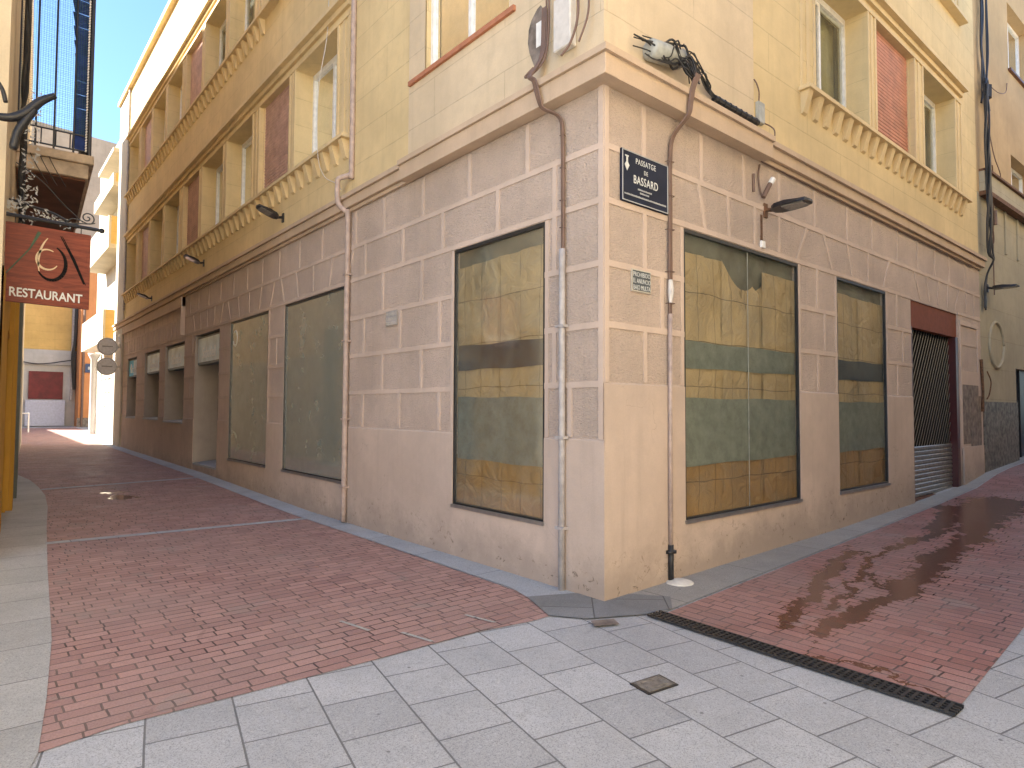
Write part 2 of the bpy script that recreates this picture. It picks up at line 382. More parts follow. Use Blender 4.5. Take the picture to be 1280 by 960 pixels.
# facade frames: (u along the wall, d into the building, z)
FL = lambda u, d, z: (d, u, z)          # long left facade, plane x=0
FR = lambda u, d, z: (u, d, z)          # right facade, plane y=0
ca, sa = math.cos(R(1.7)), math.sin(R(1.7))
FN = lambda u, d, z: (11.1 + u*ca + d*sa, -u*sa + d*ca, z)      # neighbour on the right street
nl = math.hypot(1, .06)
FW = lambda u, d, z: (-4.17 + (.06*u - d)/nl, (u + .06*d)/nl, z)
FB = lambda u, d, z: FW(u, d*1.12, z)                      # balcony frame  # row of houses on the left

# ------------------------------------------------------------------ ground
YB = [(-80, 0), (6, 0), (12, .12), (21, .2), (40, .5), (120, .9)]
XB = [(-80, 0), (0, 0), (1, .02), (4.6, .08), (6.2, .13), (7.4, .16), (9.6, .25), (11, .4), (14.3, .59), (30, 1.5), (80, 2)]
def interp(T, t):
    for (a, va), (b, vb) in zip(T, T[1:]):
        if a <= t <= b: return va + (vb-va)*(t-a)/(b-a)
    return T[0][1] if t < T[0][0] else T[-1][1]
def gh(x, y): return interp(YB, y) + interp(XB, x)*max(0, min(1, (20-y)/18))
def sheet(name, poly, off, mat, label=None, kind='structure', extra=()):
    bm = bmesh.new(); bm.faces.new([bm.verts.new((x, y, 0)) for x, y in poly])
    for x in [b[0] for b in XB] + list(extra):
        bmesh.ops.bisect_plane(bm, geom=bm.verts[:]+bm.edges[:]+bm.faces[:], plane_co=(x, 0, 0), plane_no=(1, 0, 0))
    for y in [b[0] for b in YB]+[2, 20]:
        bmesh.ops.bisect_plane(bm, geom=bm.verts[:]+bm.edges[:]+bm.faces[:], plane_co=(0, y, 0), plane_no=(0, 1, 0))
    for v in bm.verts: v.co.z = gh(v.co.x, v.co.y) + off
    bmesh.ops.recalc_face_normals(bm, faces=bm.faces)
    for f in bm.faces:
        if f.normal.z < 0: f.normal_flip()
    me = bpy.data.meshes.new(name); bm.to_mesh(me); bm.free(); me.materials.append(M[mat])
    o = bpy.data.objects.new(name, me); COL.objects.link(o); tag(o, label, kind=kind); return o

sheet('ground', [(-60, -60), (70, -60), (70, 110), (-60, 110)], -.004, 'granite_plaza', 'pale grey granite slab paving of the little square')
curb = [(-3.26, 13.9), (-3.12, 12.6), (-3.06, 11.2), (-3.05, 10.0), (-3.12, 8.6), (-3.26, 6.9), (-3.45, 4.26), (-3.61, 1.83), (-3.72, .75), (-3.80, .1)]
front = [(-3.46, .16), (-2.89, .13), (-2.01, .1), (-1.23, .09), (-.80, .02), (-.62, .02)]
brick = [(-.33, 3.9), (-.33, 24.6), (.4, 24.7), (.4, 38.8), (-8, 38.8), (-8, 15), (-3.4, 15)] + curb + front + [(-.36, .42)]
sheet('brick_street', brick, .0, 'pavers_left', 'red clay brick paving of the left street')
sheet('pavement', [(-4.7, 14.4), (-3.26, 13.9)] + curb[1:] + [(-4.0, -.6), (-4.7, -.6)], .003, 'granite_walk', 'pale stone slab footway along the left houses')
sheet('wall_strip_paving', [(0, .3), (0, 24.2), (-.33, 24.6), (-.33, 3.9), (-.34, .8), (-.42, .5)], .004, 'granite_strip', 'blue grey stone strip along the foot of the left facade')
sheet('corner_paving', [(0, .3), (-.42, .5), (-.62, .02), (-.45, -.22), (-.02, -.44), (.12, -.46), (.25, -.50), (.5, -.3), (.3, 0), (0, 0)], .0075, 'granite_corner', 'dark damp stone slabs round the corner of the building')
sheet('brick_alley', [(.11, -.52), (1.6, -.47), (4.2, -.37), (7.4, -.3), (12, -.22), (30, -.8), (30, -3.9), (6, -3.0), (1.92, -2.43), (.06, -2.50)], .0, 'pavers_right', 'red clay brick paving of the right alley')
sheet('alley_strip_paving', [(0, 0), (30, 0), (30, -.6), (12, -.2), (7.4, -.28), (4.2, -.35), (1.6, -.45), (.11, -.50)], .004, 'granite_strip_right', 'grey stone strip along the foot of the right facade')
# light stone bands across the bricks
def band(poly, n, lab): sheet(n, poly, .004, 'granite_strip', lab)
band([(-3.36, 5.60), (-.33, 5.36), (-.33, 5.50), (-3.36, 5.76)], 'paving_band', 'first light stone band crossing the brick street')
band([(-3.05, 10.75), (-.33, 11.15), (-.33, 11.30), (-3.05, 10.92)], 'paving_band', 'second light stone band crossing the brick street')
# little broken stone line in the bricks near the plaza
b = MB()
for x0, y0, x1, y1 in ((-1.86, .60, -1.93, .93), (-1.63, .13, -1.7, .42), (-1.05, .16, -1.12, .45)):
    b.quad((x0, y0, .005), (x0+.028, y0, .005), (x1+.028, y1, .005), (x1, y1, .005))
tag(b.build('inlay_strip', 'granite_walk'), 'short pale stone inlay strips in the brick paving', kind='structure')

# drain grate
g = thing('drain_grate', 'long black slotted drain grate across the mouth of the right alley', 'drain grate', (0, -1.5, 0))
gx, gw = (lambda y: .045 + (y+.5)*.035), .075
b = MB(); b.hexa([(gx(-.45)-gw, -.47, .002), (gx(-.45)+gw, -.47, .002), (gx(-2.5)+gw, -2.52, .002), (gx(-2.5)-gw, -2.52, .002)] + [(gx(-.45)-gw, -.47, .006), (gx(-.45)+gw, -.47, .006), (gx(-2.5)+gw, -2.52, .006), (gx(-2.5)-gw, -2.52, .006)])
b.build('slot_shade_sheet', 'slot_black', g)  # flat black slab instead of a recess: paints the shade below the slots
b = MB()
for e in (-1, 1):
    for off in (0.0,):
        b.hexa([(gx(-.45)+e*gw-.006, -.47, .004), (gx(-.45)+e*gw+.006, -.47, .004), (gx(-2.5)+e*gw+.006, -2.52, .004), (gx(-2.5)+e*gw-.006, -2.52, .004),
                (gx(-.45)+e*gw-.006, -.47, .018), (gx(-.45)+e*gw+.006, -.47, .018), (gx(-2.5)+e*gw+.006, -2.52, .018), (gx(-2.5)+e*gw-.006, -2.52, .018)])
b.build('side_rail', 'grate_metal', g)
b = MB()
y = -.5; k = 0
while y > -2.5:
    c = gx(y); b.box(c-gw+.007, c+gw-.007, y-.009, y+.009, .007, .0175); y -= .042; k += 1
for o_ in (-.035, 0.0, .035):
    b.hexa([(gx(-.45)+o_-.005, -.47, .0065), (gx(-.45)+o_+.005, -.47, .0065), (gx(-2.5)+o_+.005, -2.52, .0065), (gx(-2.5)+o_-.005, -2.52, .0065),
            (gx(-.45)+o_-.005, -.47, .0165), (gx(-.45)+o_+.005, -.47, .0165), (gx(-2.5)+o_+.005, -2.52, .0165), (gx(-2.5)+o_-.005, -2.52, .0165)])
b.build('slotted_plate', 'grate_metal', g)
# manhole hatch
h = thing('access_hatch', 'small square steel access hatch set in the granite slabs', 'hatch', (-.98, -1.27, 0))
pts = [(-1.10, -1.17), (-.86, -1.20), (-.89, -1.36), (-1.13, -1.33)]
def inset(p, k):
    cx = sum(q[0] for q in p)/4; cy = sum(q[1] for q in p)/4; return [(cx+(q[0]-cx)*k, cy+(q[1]-cy)*k) for q in p]
b = MB(); b.hexa([(x, y, -.001) for x, y in pts]+[(x, y, .004) for x, y in pts]); b.build('rim', 'black_metal', h)
ip = inset(pts, .86); b = MB(); b.hexa([(x, y, .003) for x, y in ip]+[(x, y, .0075) for x, y in ip])
ctr = inset(pts, .55)
for i in range(4): b.tube([(ctr[i][0], ctr[i][1], .008), (ctr[(i+1) % 4][0], ctr[(i+1) % 4][1], .008)], .003, 4)
b.build('lid', 'hatch_metal', h)
# patch plate (rectangular repair) by the corner
b = MB(); q = [(-.47, -.28), (-.30, -.36), (-.36, -.47), (-.54, -.38)]; b.quad(*[(x, y, .0115) for x, y in q])
tag(b.build('paving_plate', 'old_plaster'), 'small grey mortar plate in the slabs by the building corner', kind='structure')

# ------------------------------------------------------------------ main corner building
END = 24.1; REND = 11.1; TOP = 13.1
B = thing('corner_building', 'corner building with pink stone ground floor and yellow upper floors', 'building', (0, 0, 0))
def walls(mb, T, u0, u1, z0, z1, holes, d=0.0, rev=None):
    us = sorted(set([u0, u1]+[h[i] for h in holes for i in (0, 1)])); zs = sorted(set([z0, z1]+[h[i] for h in holes for i in (2, 3)]))
    us = [u for u in us if u0 <= u <= u1]; zs = [z for z in zs if z0 <= z <= z1]
    for a, b_ in zip(us, us[1:]):
        for c, e in zip(zs, zs[1:]):
            m = ((a+b_)/2, (c+e)/2)
            if any(h[0] < m[0] < h[1] and h[2] < m[1] < h[3] for h in holes): continue
            mb.quad(T(a, d, c), T(b_, d, c), T(b_, d, e), T(a, d, e))
    if rev:
        for h in holes:
            a, b_, c, e = h[:4]; r = h[4] if len(h) > 4 else rev
            for p in (((a, c), (a, e)), ((b_, c), (b_, e)), ((a, c), (b_, c)), ((a, e), (b_, e))):
                if p[0][1] == p[1][1] and (p[0][1] < z0-1e-6 or p[0][1] > z1+1e-6): continue
                (ua, za), (ub, zb) = p
                za, zb = max(za, z0), min(max(zb, z0), z1)
                za = min(za, z1)
                mb.quad(T(ua, d, za), T(ub, d, zb), T(ub, r, zb), T(ua, r, za))
# openings of the ground floor
W = [(.73, 2.20), (4.93, 7.23), (8.02, 10.22)]
ZT, ZB = 3.37, .55
LH = [(a, b_, ZB, ZT, .07) for a, b_ in W]
DOORL = (11.0, 12.95, .14, 3.32, .62)
SHOPS = [(13.95, 16.0, 1.24, 3.28, .62), (16.72, 18.7, 1.28, 3.27, .62), (19.98, 21.55, 1.28, 3.25, .62)]
LH += [DOORL] + SHOPS
RW = [(1.15, 3.49), (4.56, 6.23)]
RH = [(a, b_, ZB-.01, ZT, .07) for a, b_ in RW] + [(7.28, 9.65, -.5, 3.38, .2)]
GT = 4.4
b = MB(); walls(b, FL, 0, END, 1.33, GT, LH, 0, .07); gw_ = b.build('ground_floor_wall', 'rough_pink', B)
b = MB(); walls(b, FR, 0, REND, 1.82, GT, RH, 0, .07); b.build('ground_floor_wall', 'rough_pink', B)
b = MB(); walls(b, FL, -.012, END, -.5, 1.33, LH, -.012, .07)
for p_, q_ in ((-.012, .73), (2.2, 4.93), (7.23, 8.02), (10.22, 11.0), (12.95, 13.95), (16.0, 16.72), (18.7, 19.98), (21.55, END)):
    b.quad(FL(p_, -.012, 1.33), FL(q_, -.012, 1.33), FL(q_, 0, 1.345), FL(p_, 0, 1.345))
b.build('plinth', 'plinth_pink', B)
b = MB(); walls(b, FR, -.012, REND, -.5, 1.82, RH, -.012, .07)
for p_, q_ in ((-.012, 1.15), (3.49, 4.56), (6.23, 7.28), (9.65, 9.72)):
    b.quad(FR(p_, -.012, 1.82), FR(q_, -.012, 1.82), FR(q_, 0, 1.835), FR(p_, 0, 1.835))
b.build('plinth', 'plinth_pink', B)

# smooth raised joints between the rough blocks
def joints(T, hor, ver, holes, zmin, name):
    mb = MB(); e = .009
    def cut(a, b_, z0, z1):
        seg = [(a, b_)]
        for h in holes:
            if h[2] < z1-.002 and h[3] > z0+.002:
                ns = []
                for (p, q) in seg:
                    if h[1] <= p or h[0] >= q: ns.append((p, q)); continue
                    if p < h[0]: ns.append((p, h[0]))
                    if q > h[1]: ns.append((h[1], q))
                seg = ns
        return seg
    for (a, b_, z, w) in hor:
        for p, q in cut(a, b_, z-w/2, z+w/2): mb.box(p, q, -e, .002, z-w/2, z+w/2, T)
    for (ub, ut, z0, z1, w) in ver:
        if z0 < zmin: continue
        if any(h[0] < ub < h[1] and h[2] < (z0+z1)/2 < h[3] for h in holes): continue
        q = e-.0005
        mb.hexa([T(ub-w/2, -q, z0), T(ub+w/2, -q, z0), T(ub+w/2, .002, z0), T(ub-w/2, .002, z0), T(ut-w/2, -q, z1), T(ut+w/2, -q, z1), T(ut+w/2, .002, z1), T(ut-w/2, .002, z1)])
    return mb.build(name, 'band_pink', B)
JW = .054; zz = [1.82, 2.33, 2.86, 3.405, 3.88]
hor = [(0, 13.95, z, JW) for z in zz] + [(14.7, END, z, JW) for z in zz]
ver = []
def V(us, r, w=JW, tops=None):
    zlist = [1.33+.0]+zz+[GT]; z0 = zlist[r]+JW/2; z1 = zlist[r+1]-JW/2
    for k, u in enumerate(us): ver.append((u, (tops[k] if tops else u), z0, z1, w))
ver += [(.03, .03, 1.345, GT, JW)]
V([.98, 1.93, 2.87, 3.82, 4.62, 5.75, 6.65, 7.55, 8.4, 9.25, 10.1, 11.0, 11.9, 12.75, 13.5], 5)
V([15.2+.62*k for k in range(14)], 5, .05)
V([.6, 1.44, 2.44, 3.33, 4.33], 4)
fan = []
for c, half in ((6.08, 1.3), (9.12, 1.25), (12.0, 1.1)):
    for k in range(-2, 3): fan.append((c+k*half/2.15, k*.09))
V([f[0] for f in fan], 4, .05, [f[0]+f[1] for f in fan])
V([13.3+.42*k for k in range(24) if 13.3+.42*k > 14.8], 4, .045)
V([2.88, 3.83, .6], 3); V([2.49, 3.38, 4.35], 2); V([2.88, 3.83, .6], 1); V([2.49, 3.38, 4.35, .4], 0)
V([7.62], 2, .05); V([13.2], 3); V([13.4], 1)
# narrow smooth border round each shop window
for a, b_ in W:
    ver.append((a-.03, a-.03, 1.345, ZT+.0, .05)); ver.append((b_+.03, b_+.03, 1.345, ZT+.0, .05))
joints(FL, hor, ver, LH, 1.3, 'stone_joints')
ver = []
hor = [(0, 9.65, z, JW) for z in zz[1:]] + [(9.65, REND, z, JW) for z in zz[2:]]
V([.54, 1.46, 2.27, 3.05, 3.96, 4.92, 5.77, 6.74, 7.63, 8.46, 9.24, 10.19], 5)
V([.52, 1.52, 1.97, 2.5, 3.03, 3.48, 4.44, 5.06, 5.61, 6.17, 7.72, 8.15, 8.6, 9.1, 9.52, 10.2, 10.7], 4, .05,
  [.52, 1.41, 1.94, 2.5, 3.05, 3.73, 4.2, 4.91, 5.63, 6.41, 7.45, 8.05, 8.62, 9.15, 9.8, 10.2, 10.7])
V([.55, 4.0, 6.68], 3, .05); V([.8, 4.2, 6.9], 2, .05); V([.55, 4.0, 6.68], 1, .05)
ver += [(.03, .03, 1.835, GT, JW)]
for a, b_ in RW:
    ver.append((a-.03, a-.03, 1.835, ZT, .05)); ver.append((b_+.03, b_+.03, 1.835, ZT, .05))
joints(FR, hor, ver, RH, 1.6, 'stone_joints')

# upper walls with openings
PITCH = 1.905
def ops(u0, n): return [(u0+k*PITCH, u0+k*PITCH+(1.64 if k % 3 != 1 else 1.5)) for k in range(n)]
OL = ops(5.30, 9)
OR = [(4.03, 5.72), (6.03, 7.62), (8.06, 9.74)]
F1 = (5.56, 7.36); F2 = (9.06, 10.86)
HL = [(a, b_, F1[0], F1[1], .34) for a, b_ in OL] + [(a, b_, F2[0], F2[1], .34) for a, b_ in OL] + [(1.25, 2.83, 5.66, 7.4, .12), (1.25, 2.83, 9.1, 10.8, .12)]
HR = [(a, b_, F1[0]+.02, F1[1]+.07, .34) for a, b_ in OR] + [(a, b_, F2[0]+.02, F2[1], .34) for a, b_ in OR]
b = MB(); walls(b, FL, 0, END, GT, TOP-.15, HL, 0, .34); b.build('upper_wall', 'upper_yellow', B)
b = MB(); walls(b, FR, 0, REND, GT, TOP-.15, HR, 0, .34); b.build('upper_wall', 'upper_yellow', B)
# body behind: party walls and flat roof
b = MB(); b.quad((0, END, -.5), (9, END, -.5), (9, END, TOP), (0, END, TOP)); b.quad((REND, 0, -.5), (REND, 9, -.5), (REND, 9, TOP), (REND, 0, TOP))
b.quad((9, END, -.5), (9, 9, -.5), (9, 9, TOP), (9, END, TOP)); b.quad((9, 9, -.5), (REND, 9, -.5), (REND, 9, TOP), (9, 9, TOP))
b.quad((0, 0, TOP-.1), (REND, 0, TOP-.1), (REND, 9, TOP-.1), (9, 9, TOP-.1), (9, END, TOP-.1), (0, END, TOP-.1)); b.build('party_wall', 'trim_yellow', B)
b = MB(); b.box(-.13, END+.1, -.13, .2, TOP-.15, TOP, FL); b.box(.2, REND, -.13, .2, TOP-.15, TOP, FR); b.build('roof_coping', 'trim_yellow', B)
# white downpipe and sunlit corner pier at the far end
b = MB(); b.box(22.35, END-.02, -.05, .0, 4.7, TOP-.2, FL); b.box(22.35, END-.02, -.07, -.012, -.2, GT-.02, FL); b.build('end_pier', 'white_wall', B)
# smooth pinkish panels round the corner on the upper storeys
b = MB(); walls(b, FL, -.02, 3.2, 4.66, 12.9, [(1.25, 2.83, 5.66, 7.4), (1.25, 2.83, 9.1, 10.8)], -.02, 0.0)
b.quad(FL(3.2, -.02, 4.66), FL(3.2, 0, 4.66), FL(3.2, 0, 12.9), FL(3.2, -.02, 12.9)); b.build('corner_panel', 'panel_pink', B)
b = MB(); walls(b, FR, -.02, 2.47, 4.66, 12.9, [], -.02)
b.quad(FR(2.47, -.02, 4.66), FR(2.47, 0, 4.66), FR(2.47, 0, 12.9), FR(2.47, -.02, 12.9)); b.build('corner_panel', 'panel_pink', B)

# cornice over the ground floor: deep part round the corner, shallower beyond
b = MB()
b.box(-.15, 3.2, -.15, .0, 4.40, 4.58, FL); b.box(0, 2.65, -.15, .0, 4.40, 4.58, FR)
b.box(3.2, END, -.085, .0, 4.45, 4.58, FL); b.box(2.65, REND+.1, -.085, .0, 4.45, 4.58, FR)
b.box(3.2, END, -.04, .0, 4.40, 4.45, FL); b.box(2.65, REND+.02, -.04, .0, 4.40, 4.45, FR)
b.build('cornice', 'cornice_stucco', B, bevel=.004)
b = MB()
def cap(T, u0, u1, d, m0=0, m1=0):
    b.hexa([T(u0-m0*d, -d, 4.581), T(u1, -d, 4.581), T(u1, .0, 4.581), T(u0, .0, 4.581), T(u0-m0*d, -d, 4.64), T(u1, -d, 4.64), T(u1, 0, 4.73), T(u0, 0, 4.73)])
cap(FL, 0, 3.2, .178, 1); cap(FR, 0, 2.65, .178, 1); cap(FL, 3.2, END+.05, .12); cap(FR, 2.65, REND+.12, .12)
b.build('cornice_cap', 'cornice_stucco', B)
# heavy block and deep soffit band over the bank windows
b = MB(); b.box(13.98, 13.98, -.10, 0, 3.43, 4.39, FL); b.build('pier_block', 'band_pink', B)
b = MB(); b.box(13.98, 22.3, -.07, 0, 4.16, 4.39, FL); b.build('lower_cornice', 'cornice_stucco', B)

# bracketed ledges, frames and mouldings of the window groups
nbr = 0; far_br = MB()
def bracket(T, u, z, parent, far=False):
    w = .055
    pts = [T(u-w, -.035, z-.26), T(u+w, -.035, z-.26), T(u+w, 0, z-.28), T(u-w, 0, z-.28), T(u-w, -.115, z), T(u+w, -.115, z), T(u+w, 0, z), T(u-w, 0, z)]
    if far: far_br.hexa(pts); return
    m = MB(); m.hexa(pts); m.build('bracket', 'trim_yellow', parent)
def ledge(T, u0, u1, z, near, step=.33, far_after=1e9):
    m = MB(); m.box(u0, u1, -.145, .0, z-.05, z, T); o = m.build('window_ledge', 'trim_yellow', B)
    u = near
    while u < u1-.05:
        bracket(T, u, z-.052, o, u > far_after); u += step
    return o
ledge(FL, 4.83, 22.3, 5.555, 4.96); lu = ledge(FL, 4.83, 22.3, 9.055, 8.6, .33, 17.8); ledge(FR, 3.58, 10.22, 5.59, 3.68, .30)
far_br_o = far_br.build('far_brackets', 'trim_yellow', lu); far_br_o['kind'] = 'stuff'
m = MB(); m.box(3.58, 10.22, -.145, 0, 9.0, 9.06, FR); m.build('window_ledge', 'trim_yellow', B)
def surround(T, opl, u0, u1, z0, z1):
    m = MB()
    edges = [u0] + [x for o_ in opl for x in o_] + [u1]
    for k in range(0, len(edges), 2):
        a, b_ = edges[k], edges[k+1]
        m.box(a+.0, a+.055, -.018, 0, z0, z1, T); m.box(b_-.055, b_, -.018, 0, z0, z1, T)
        if b_-a > .25: m.box((a+b_)/2-.04, (a+b_)/2+.04, -.012, 0, z0, z1, T)
    m.box(u0, u1, -.022, 0, z1+.002, z1+.07, T)
    m.build('window_surround', 'trim_yellow', B)
    m = MB(); m.box(u0-.03, u1+.03, -.13, 0, z1+.23, z1+.30, T); m.box(u0, u1, -.05, 0, z1+.14, z1+.228, T); m.build('lintel_moulding', 'trim_yellow', B)
surround(FL, OL, 4.88, 22.25, F1[0]+.005, F1[1]); surround(FL, OL, 4.88, 22.25, F2[0]+.005, F2[1])
surround(FR, OR, 3.62, 10.15, F1[0]+.045, F1[1]+.07); surround(FR, OR, 3.62, 10.15, F2[0]+.01, F2[1])

def niche(T, a, b_, c, e, d0, d1, parent, mat='interior_dark'):
    m = MB()
    m.quad(T(a, d1, c), T(b_, d1, c), T(b_, d1, e), T(a, d1, e))
    for p in (((a, c), (a, e)), ((b_, c), (b_, e)), ((a, c), (b_, c)), ((a, e), (b_, e))):
        m.quad(T(p[0][0], d0, p[0][1]), T(p[1][0], d0, p[1][1]), T(p[1][0], d1, p[1][1]), T(p[0][0], d1, p[0][1]))
    return m.build('interior', mat, parent)
def window(T, a, b_, c, e, d, cur, flip=False, leafs=2):
    m = MB(); f = .05
    for x0, x1, z0, z1 in ((a, a+f, c, e), (b_-f, b_, c, e), (a+f, b_-f, c, c+f), (a+f, b_-f, e-.09, e)): m.box(x0, x1, d-.04, d+.03, z0, z1, T)
    mid = (a+b_)/2
    for s0, s1, dd in ((a+f, mid+.03, d-.02), (mid-.03, b_-f, d+.012)):
        for x0, x1, z0, z1 in ((s0, s0+.055, c+f, e-.09), (s1-.055, s1, c+f, e-.09), (s0+.055, s1-.055, c+f, c+f+.055), (s0+.055, s1-.055, e-.145, e-.09)): m.box(x0, x1, dd-.014, dd+.014, z0, z1, T)
    w = m.build('window', 'white_pvc', B)
    m = MB(); m.quad(T(a+f, d-.005, c+f), T(b_-f, d-.005, c+f), T(b_-f, d-.005, e-.09), T(a+f, d-.005, e-.09)); m.build('pane', 'glass_window', w)
    m = MB(); n = 26
    for k in range(n):
        u0 = a+.06+(b_-a-.12)*k/n; u1 = a+.06+(b_-a-.12)*(k+1)/n
        d0 = d+.12+.025*math.sin(k*1.1); d1 = d+.12+.025*math.sin((k+1)*1.1)
        if cur == 'half' and k < n*.45: continue
        m.quad(T(u0, d0, c+.02), T(u1, d1, c+.02), T(u1, d1, e-.02), T(u0, d0, e-.02))
    m.build('curtain', 'curtain_green' if cur != 'pale' else 'curtain_pale', w, smooth=True)
    niche(T, a, b_, c, e, d+.031, d+.6, w)
def shutter(T, a, b_, c, e, d, mat):
    m = MB(); z = c; p = .058
    while z < e-.001:
        z2 = min(z+p, e)
        for (za, da), (zb, db) in (((z, d+.03), (z+.012, d+.03)), ((z+.012, d+.03), (z+.016, d-.006)), ((z+.016, d-.006), (z2-.006, d-.014)), ((z2-.006, d-.014), (z2, d+.03))):
            m.quad(T(a, da, za), T(b_, da, za), T(b_, db, zb), T(a, db, zb))
        z = z2
    o = m.build('roller_shutter', mat, B)
    for p_ in (a, b_-.03): m = MB(); m.box(p_, p_+.03, d-.03, d+.02, c, e, T); m.build('guide_rail', 'trim_yellow', o)
for fz in (F1, F2):
    for k, (a, b_) in enumerate(OL):
        if k % 3 == 1: shutter(FL, a, b_, fz[0], fz[1], .10, 'slats_dull_lit')
        else: window(FL, a, b_, fz[0], fz[1], .34, ['green', 'pale', 'half'][k % 3] if k else 'green')
    dz = .02 if fz is F1 else 0
    for k, (a, b_) in enumerate(OR):
        top = F1[1]+.07 if fz is F1 else F2[1]
        if k == 1: shutter(FR, a, b_, fz[0]+.02, top, .10, 'slats_warm_lit')
        else: window(FR, a, b_, fz[0]+.02, top, .34, 'green' if k == 0 else 'half')
window(FL, 1.25, 2.83, 5.66, 7.4, .10, 'green'); window(FL, 1.25, 2.83, 9.1, 10.8, .10, 'green')
m = MB(); m.box(1.15, 3.17, -.055, -.02, 5.60, 5.655, FL); m.build('brick_sill', 'sill_brick', B)

# ---- papered shop windows
def shopwin(T, a, b_, c, e, seed, style):
    rnd = random.Random(seed); m = MB(); f = .022; d = .018
    for x0, x1, z0, z1 in ((a, a+f, c, e), (b_-f, b_, c, e), (a+f, b_-f, c, c+.03), (a+f, b_-f, e-.035, e)): m.box(x0, x1, -.004, .03, z0, z1, T)
    w = m.build('shop_window', 'dark_frame', B)
    m = MB(); m.box(a-.01, b_+.01, -.028, -.001 if T is FR else -.013, c-.022, c+.012, T)
    m.build('sill', 'alu', w)
    m = MB(); m.quad(T(a+f, d, c+.03), T(b_-f, d, c+.03), T(b_-f, d, e-.035), T(a+f, d, e-.035)); m.build('pane', 'glass_shop' if style != 'dull' else 'glass_shop_pale', w)
    if style == 'mull':
        u = a + (b_-a)*.52; m = MB(); m.box(u-.002, u+.002, d-.003, d+.003, c+.03, e-.035, T); m.build('pane_joint', 'plastic_grey', w)
    # kraft paper sheets, each slightly askew
    bands = [(1.06, 1.72, 'film_green'), (2.02, 2.28, 'film_dark' if style in ('dark', 'dull') else 'film_green')]
    u = a+.03; k = 0
    ztop = e-.20
    wv = .38 if style != 'dull' else .55
    while u < b_-.04:
        u1 = min(u+wv*rnd.uniform(.85, 1.15), b_-.02)
        for (z0, z1, mt) in ((c+.02, 1.10, 'paper_kraft_dark'), (1.66, 2.08, 'paper_kraft'), (2.20, ztop+rnd.uniform(-.012, .012), 'paper_kraft' if style not in ('dull',) else 'paper_pale')):
            if u1-u < .03: continue
            t0, t1 = rnd.uniform(-.004, .004), rnd.uniform(-.004, .004)
            dd = d+.026+(.004 if k % 2 else -.004); nseg = 6; mm = MB(); j0 = rnd.uniform(0, 6)
            notch = (style == 'mull' and z0 == 2.20 and a+.85 < (u+u1)/2 < a+1.55)
            for i in range(nseg):
                for j in range(10):
                    def pt(ii, jj):
                        s_, t_ = ii/nseg, jj/10
                        zt = z1 - (.26*math.sin(math.pi*min(1, max(0, (u+(u1-u)*s_-a-.75)/.85))) if notch else 0)
                        uu = u+t0*(1-t_)+t1*t_+(u1-u+.03)*s_
                        return T(uu, dd+.0035*math.sin(j0+s_*5+t_*7+3*math.sin(t_*4+j0))+ (.03*s_ if notch and t_ > .8 else 0), z0+(zt-z0)*t_+.003*math.sin(s_*5+j0))
                    mm.quad(pt(i, j), pt(i+1, j), pt(i+1, j+1), pt(i, j+1))
            mm.build('paper_sheet', mt, w, smooth=True)
        u = u1; k += 1
    for z0, z1, mt in bands:
        mm = MB(); n = 24; e0 = []
        aa = a+.04
        for i in range(n):
            s0, s1 = i/n, (i+1)/n
            zf = lambda s_: (.006*math.sin(s_*11+seed)+.012*(s_-.5))
            mm.quad(T(aa+(b_-.04-aa)*s0, d+.012, z0+zf(s0)), T(aa+(b_-.04-aa)*s1, d+.012, z0+zf(s1)), T(aa+(b_-.04-aa)*s1, d+.012, z1+zf(s1+.3)), T(aa+(b_-.04-aa)*s0, d+.012, z1+zf(s0+.3)))
        mm.build('window_film', mt, w)
    mm = MB(); mm.quad(T(a, d+.05, c), T(b_, d+.05, c), T(b_, d+.05, e), T(a, d+.05, e)); mm.build('backing_sheet', 'shop_film', w)
    niche(T, a, b_, c, e, .0705, .5, w)
shopwin(FL, *W[0], ZB, ZT, 1, 'dark')
shopwin(FL, *W[1], ZB, ZT, 2, 'dull'); shopwin(FL, *W[2], ZB, ZT, 3, 'dull')
shopwin(FR, *RW[0], ZB-.01, ZT, 4, 'mull'); shopwin(FR, *RW[1], ZB-.01, ZT, 5, 'dark')
# round sticker in the third left window
b = MB(); ring = []
for k in range(20):
    t = R(60)+R(280)*k/19; ring.append((.038, 9.98+.13*math.cos(t), 3.02+.15*math.sin(t)))
b.tube(ring, .03, 6); b.tube([(.038, 9.98, 3.0), (.038, 10.1, 3.0)], .02, 6)
one(b, 'curved_sticker', 'cable_white', 'pale curved letter shape stuck in the top corner of the third papered window', 'sticker')

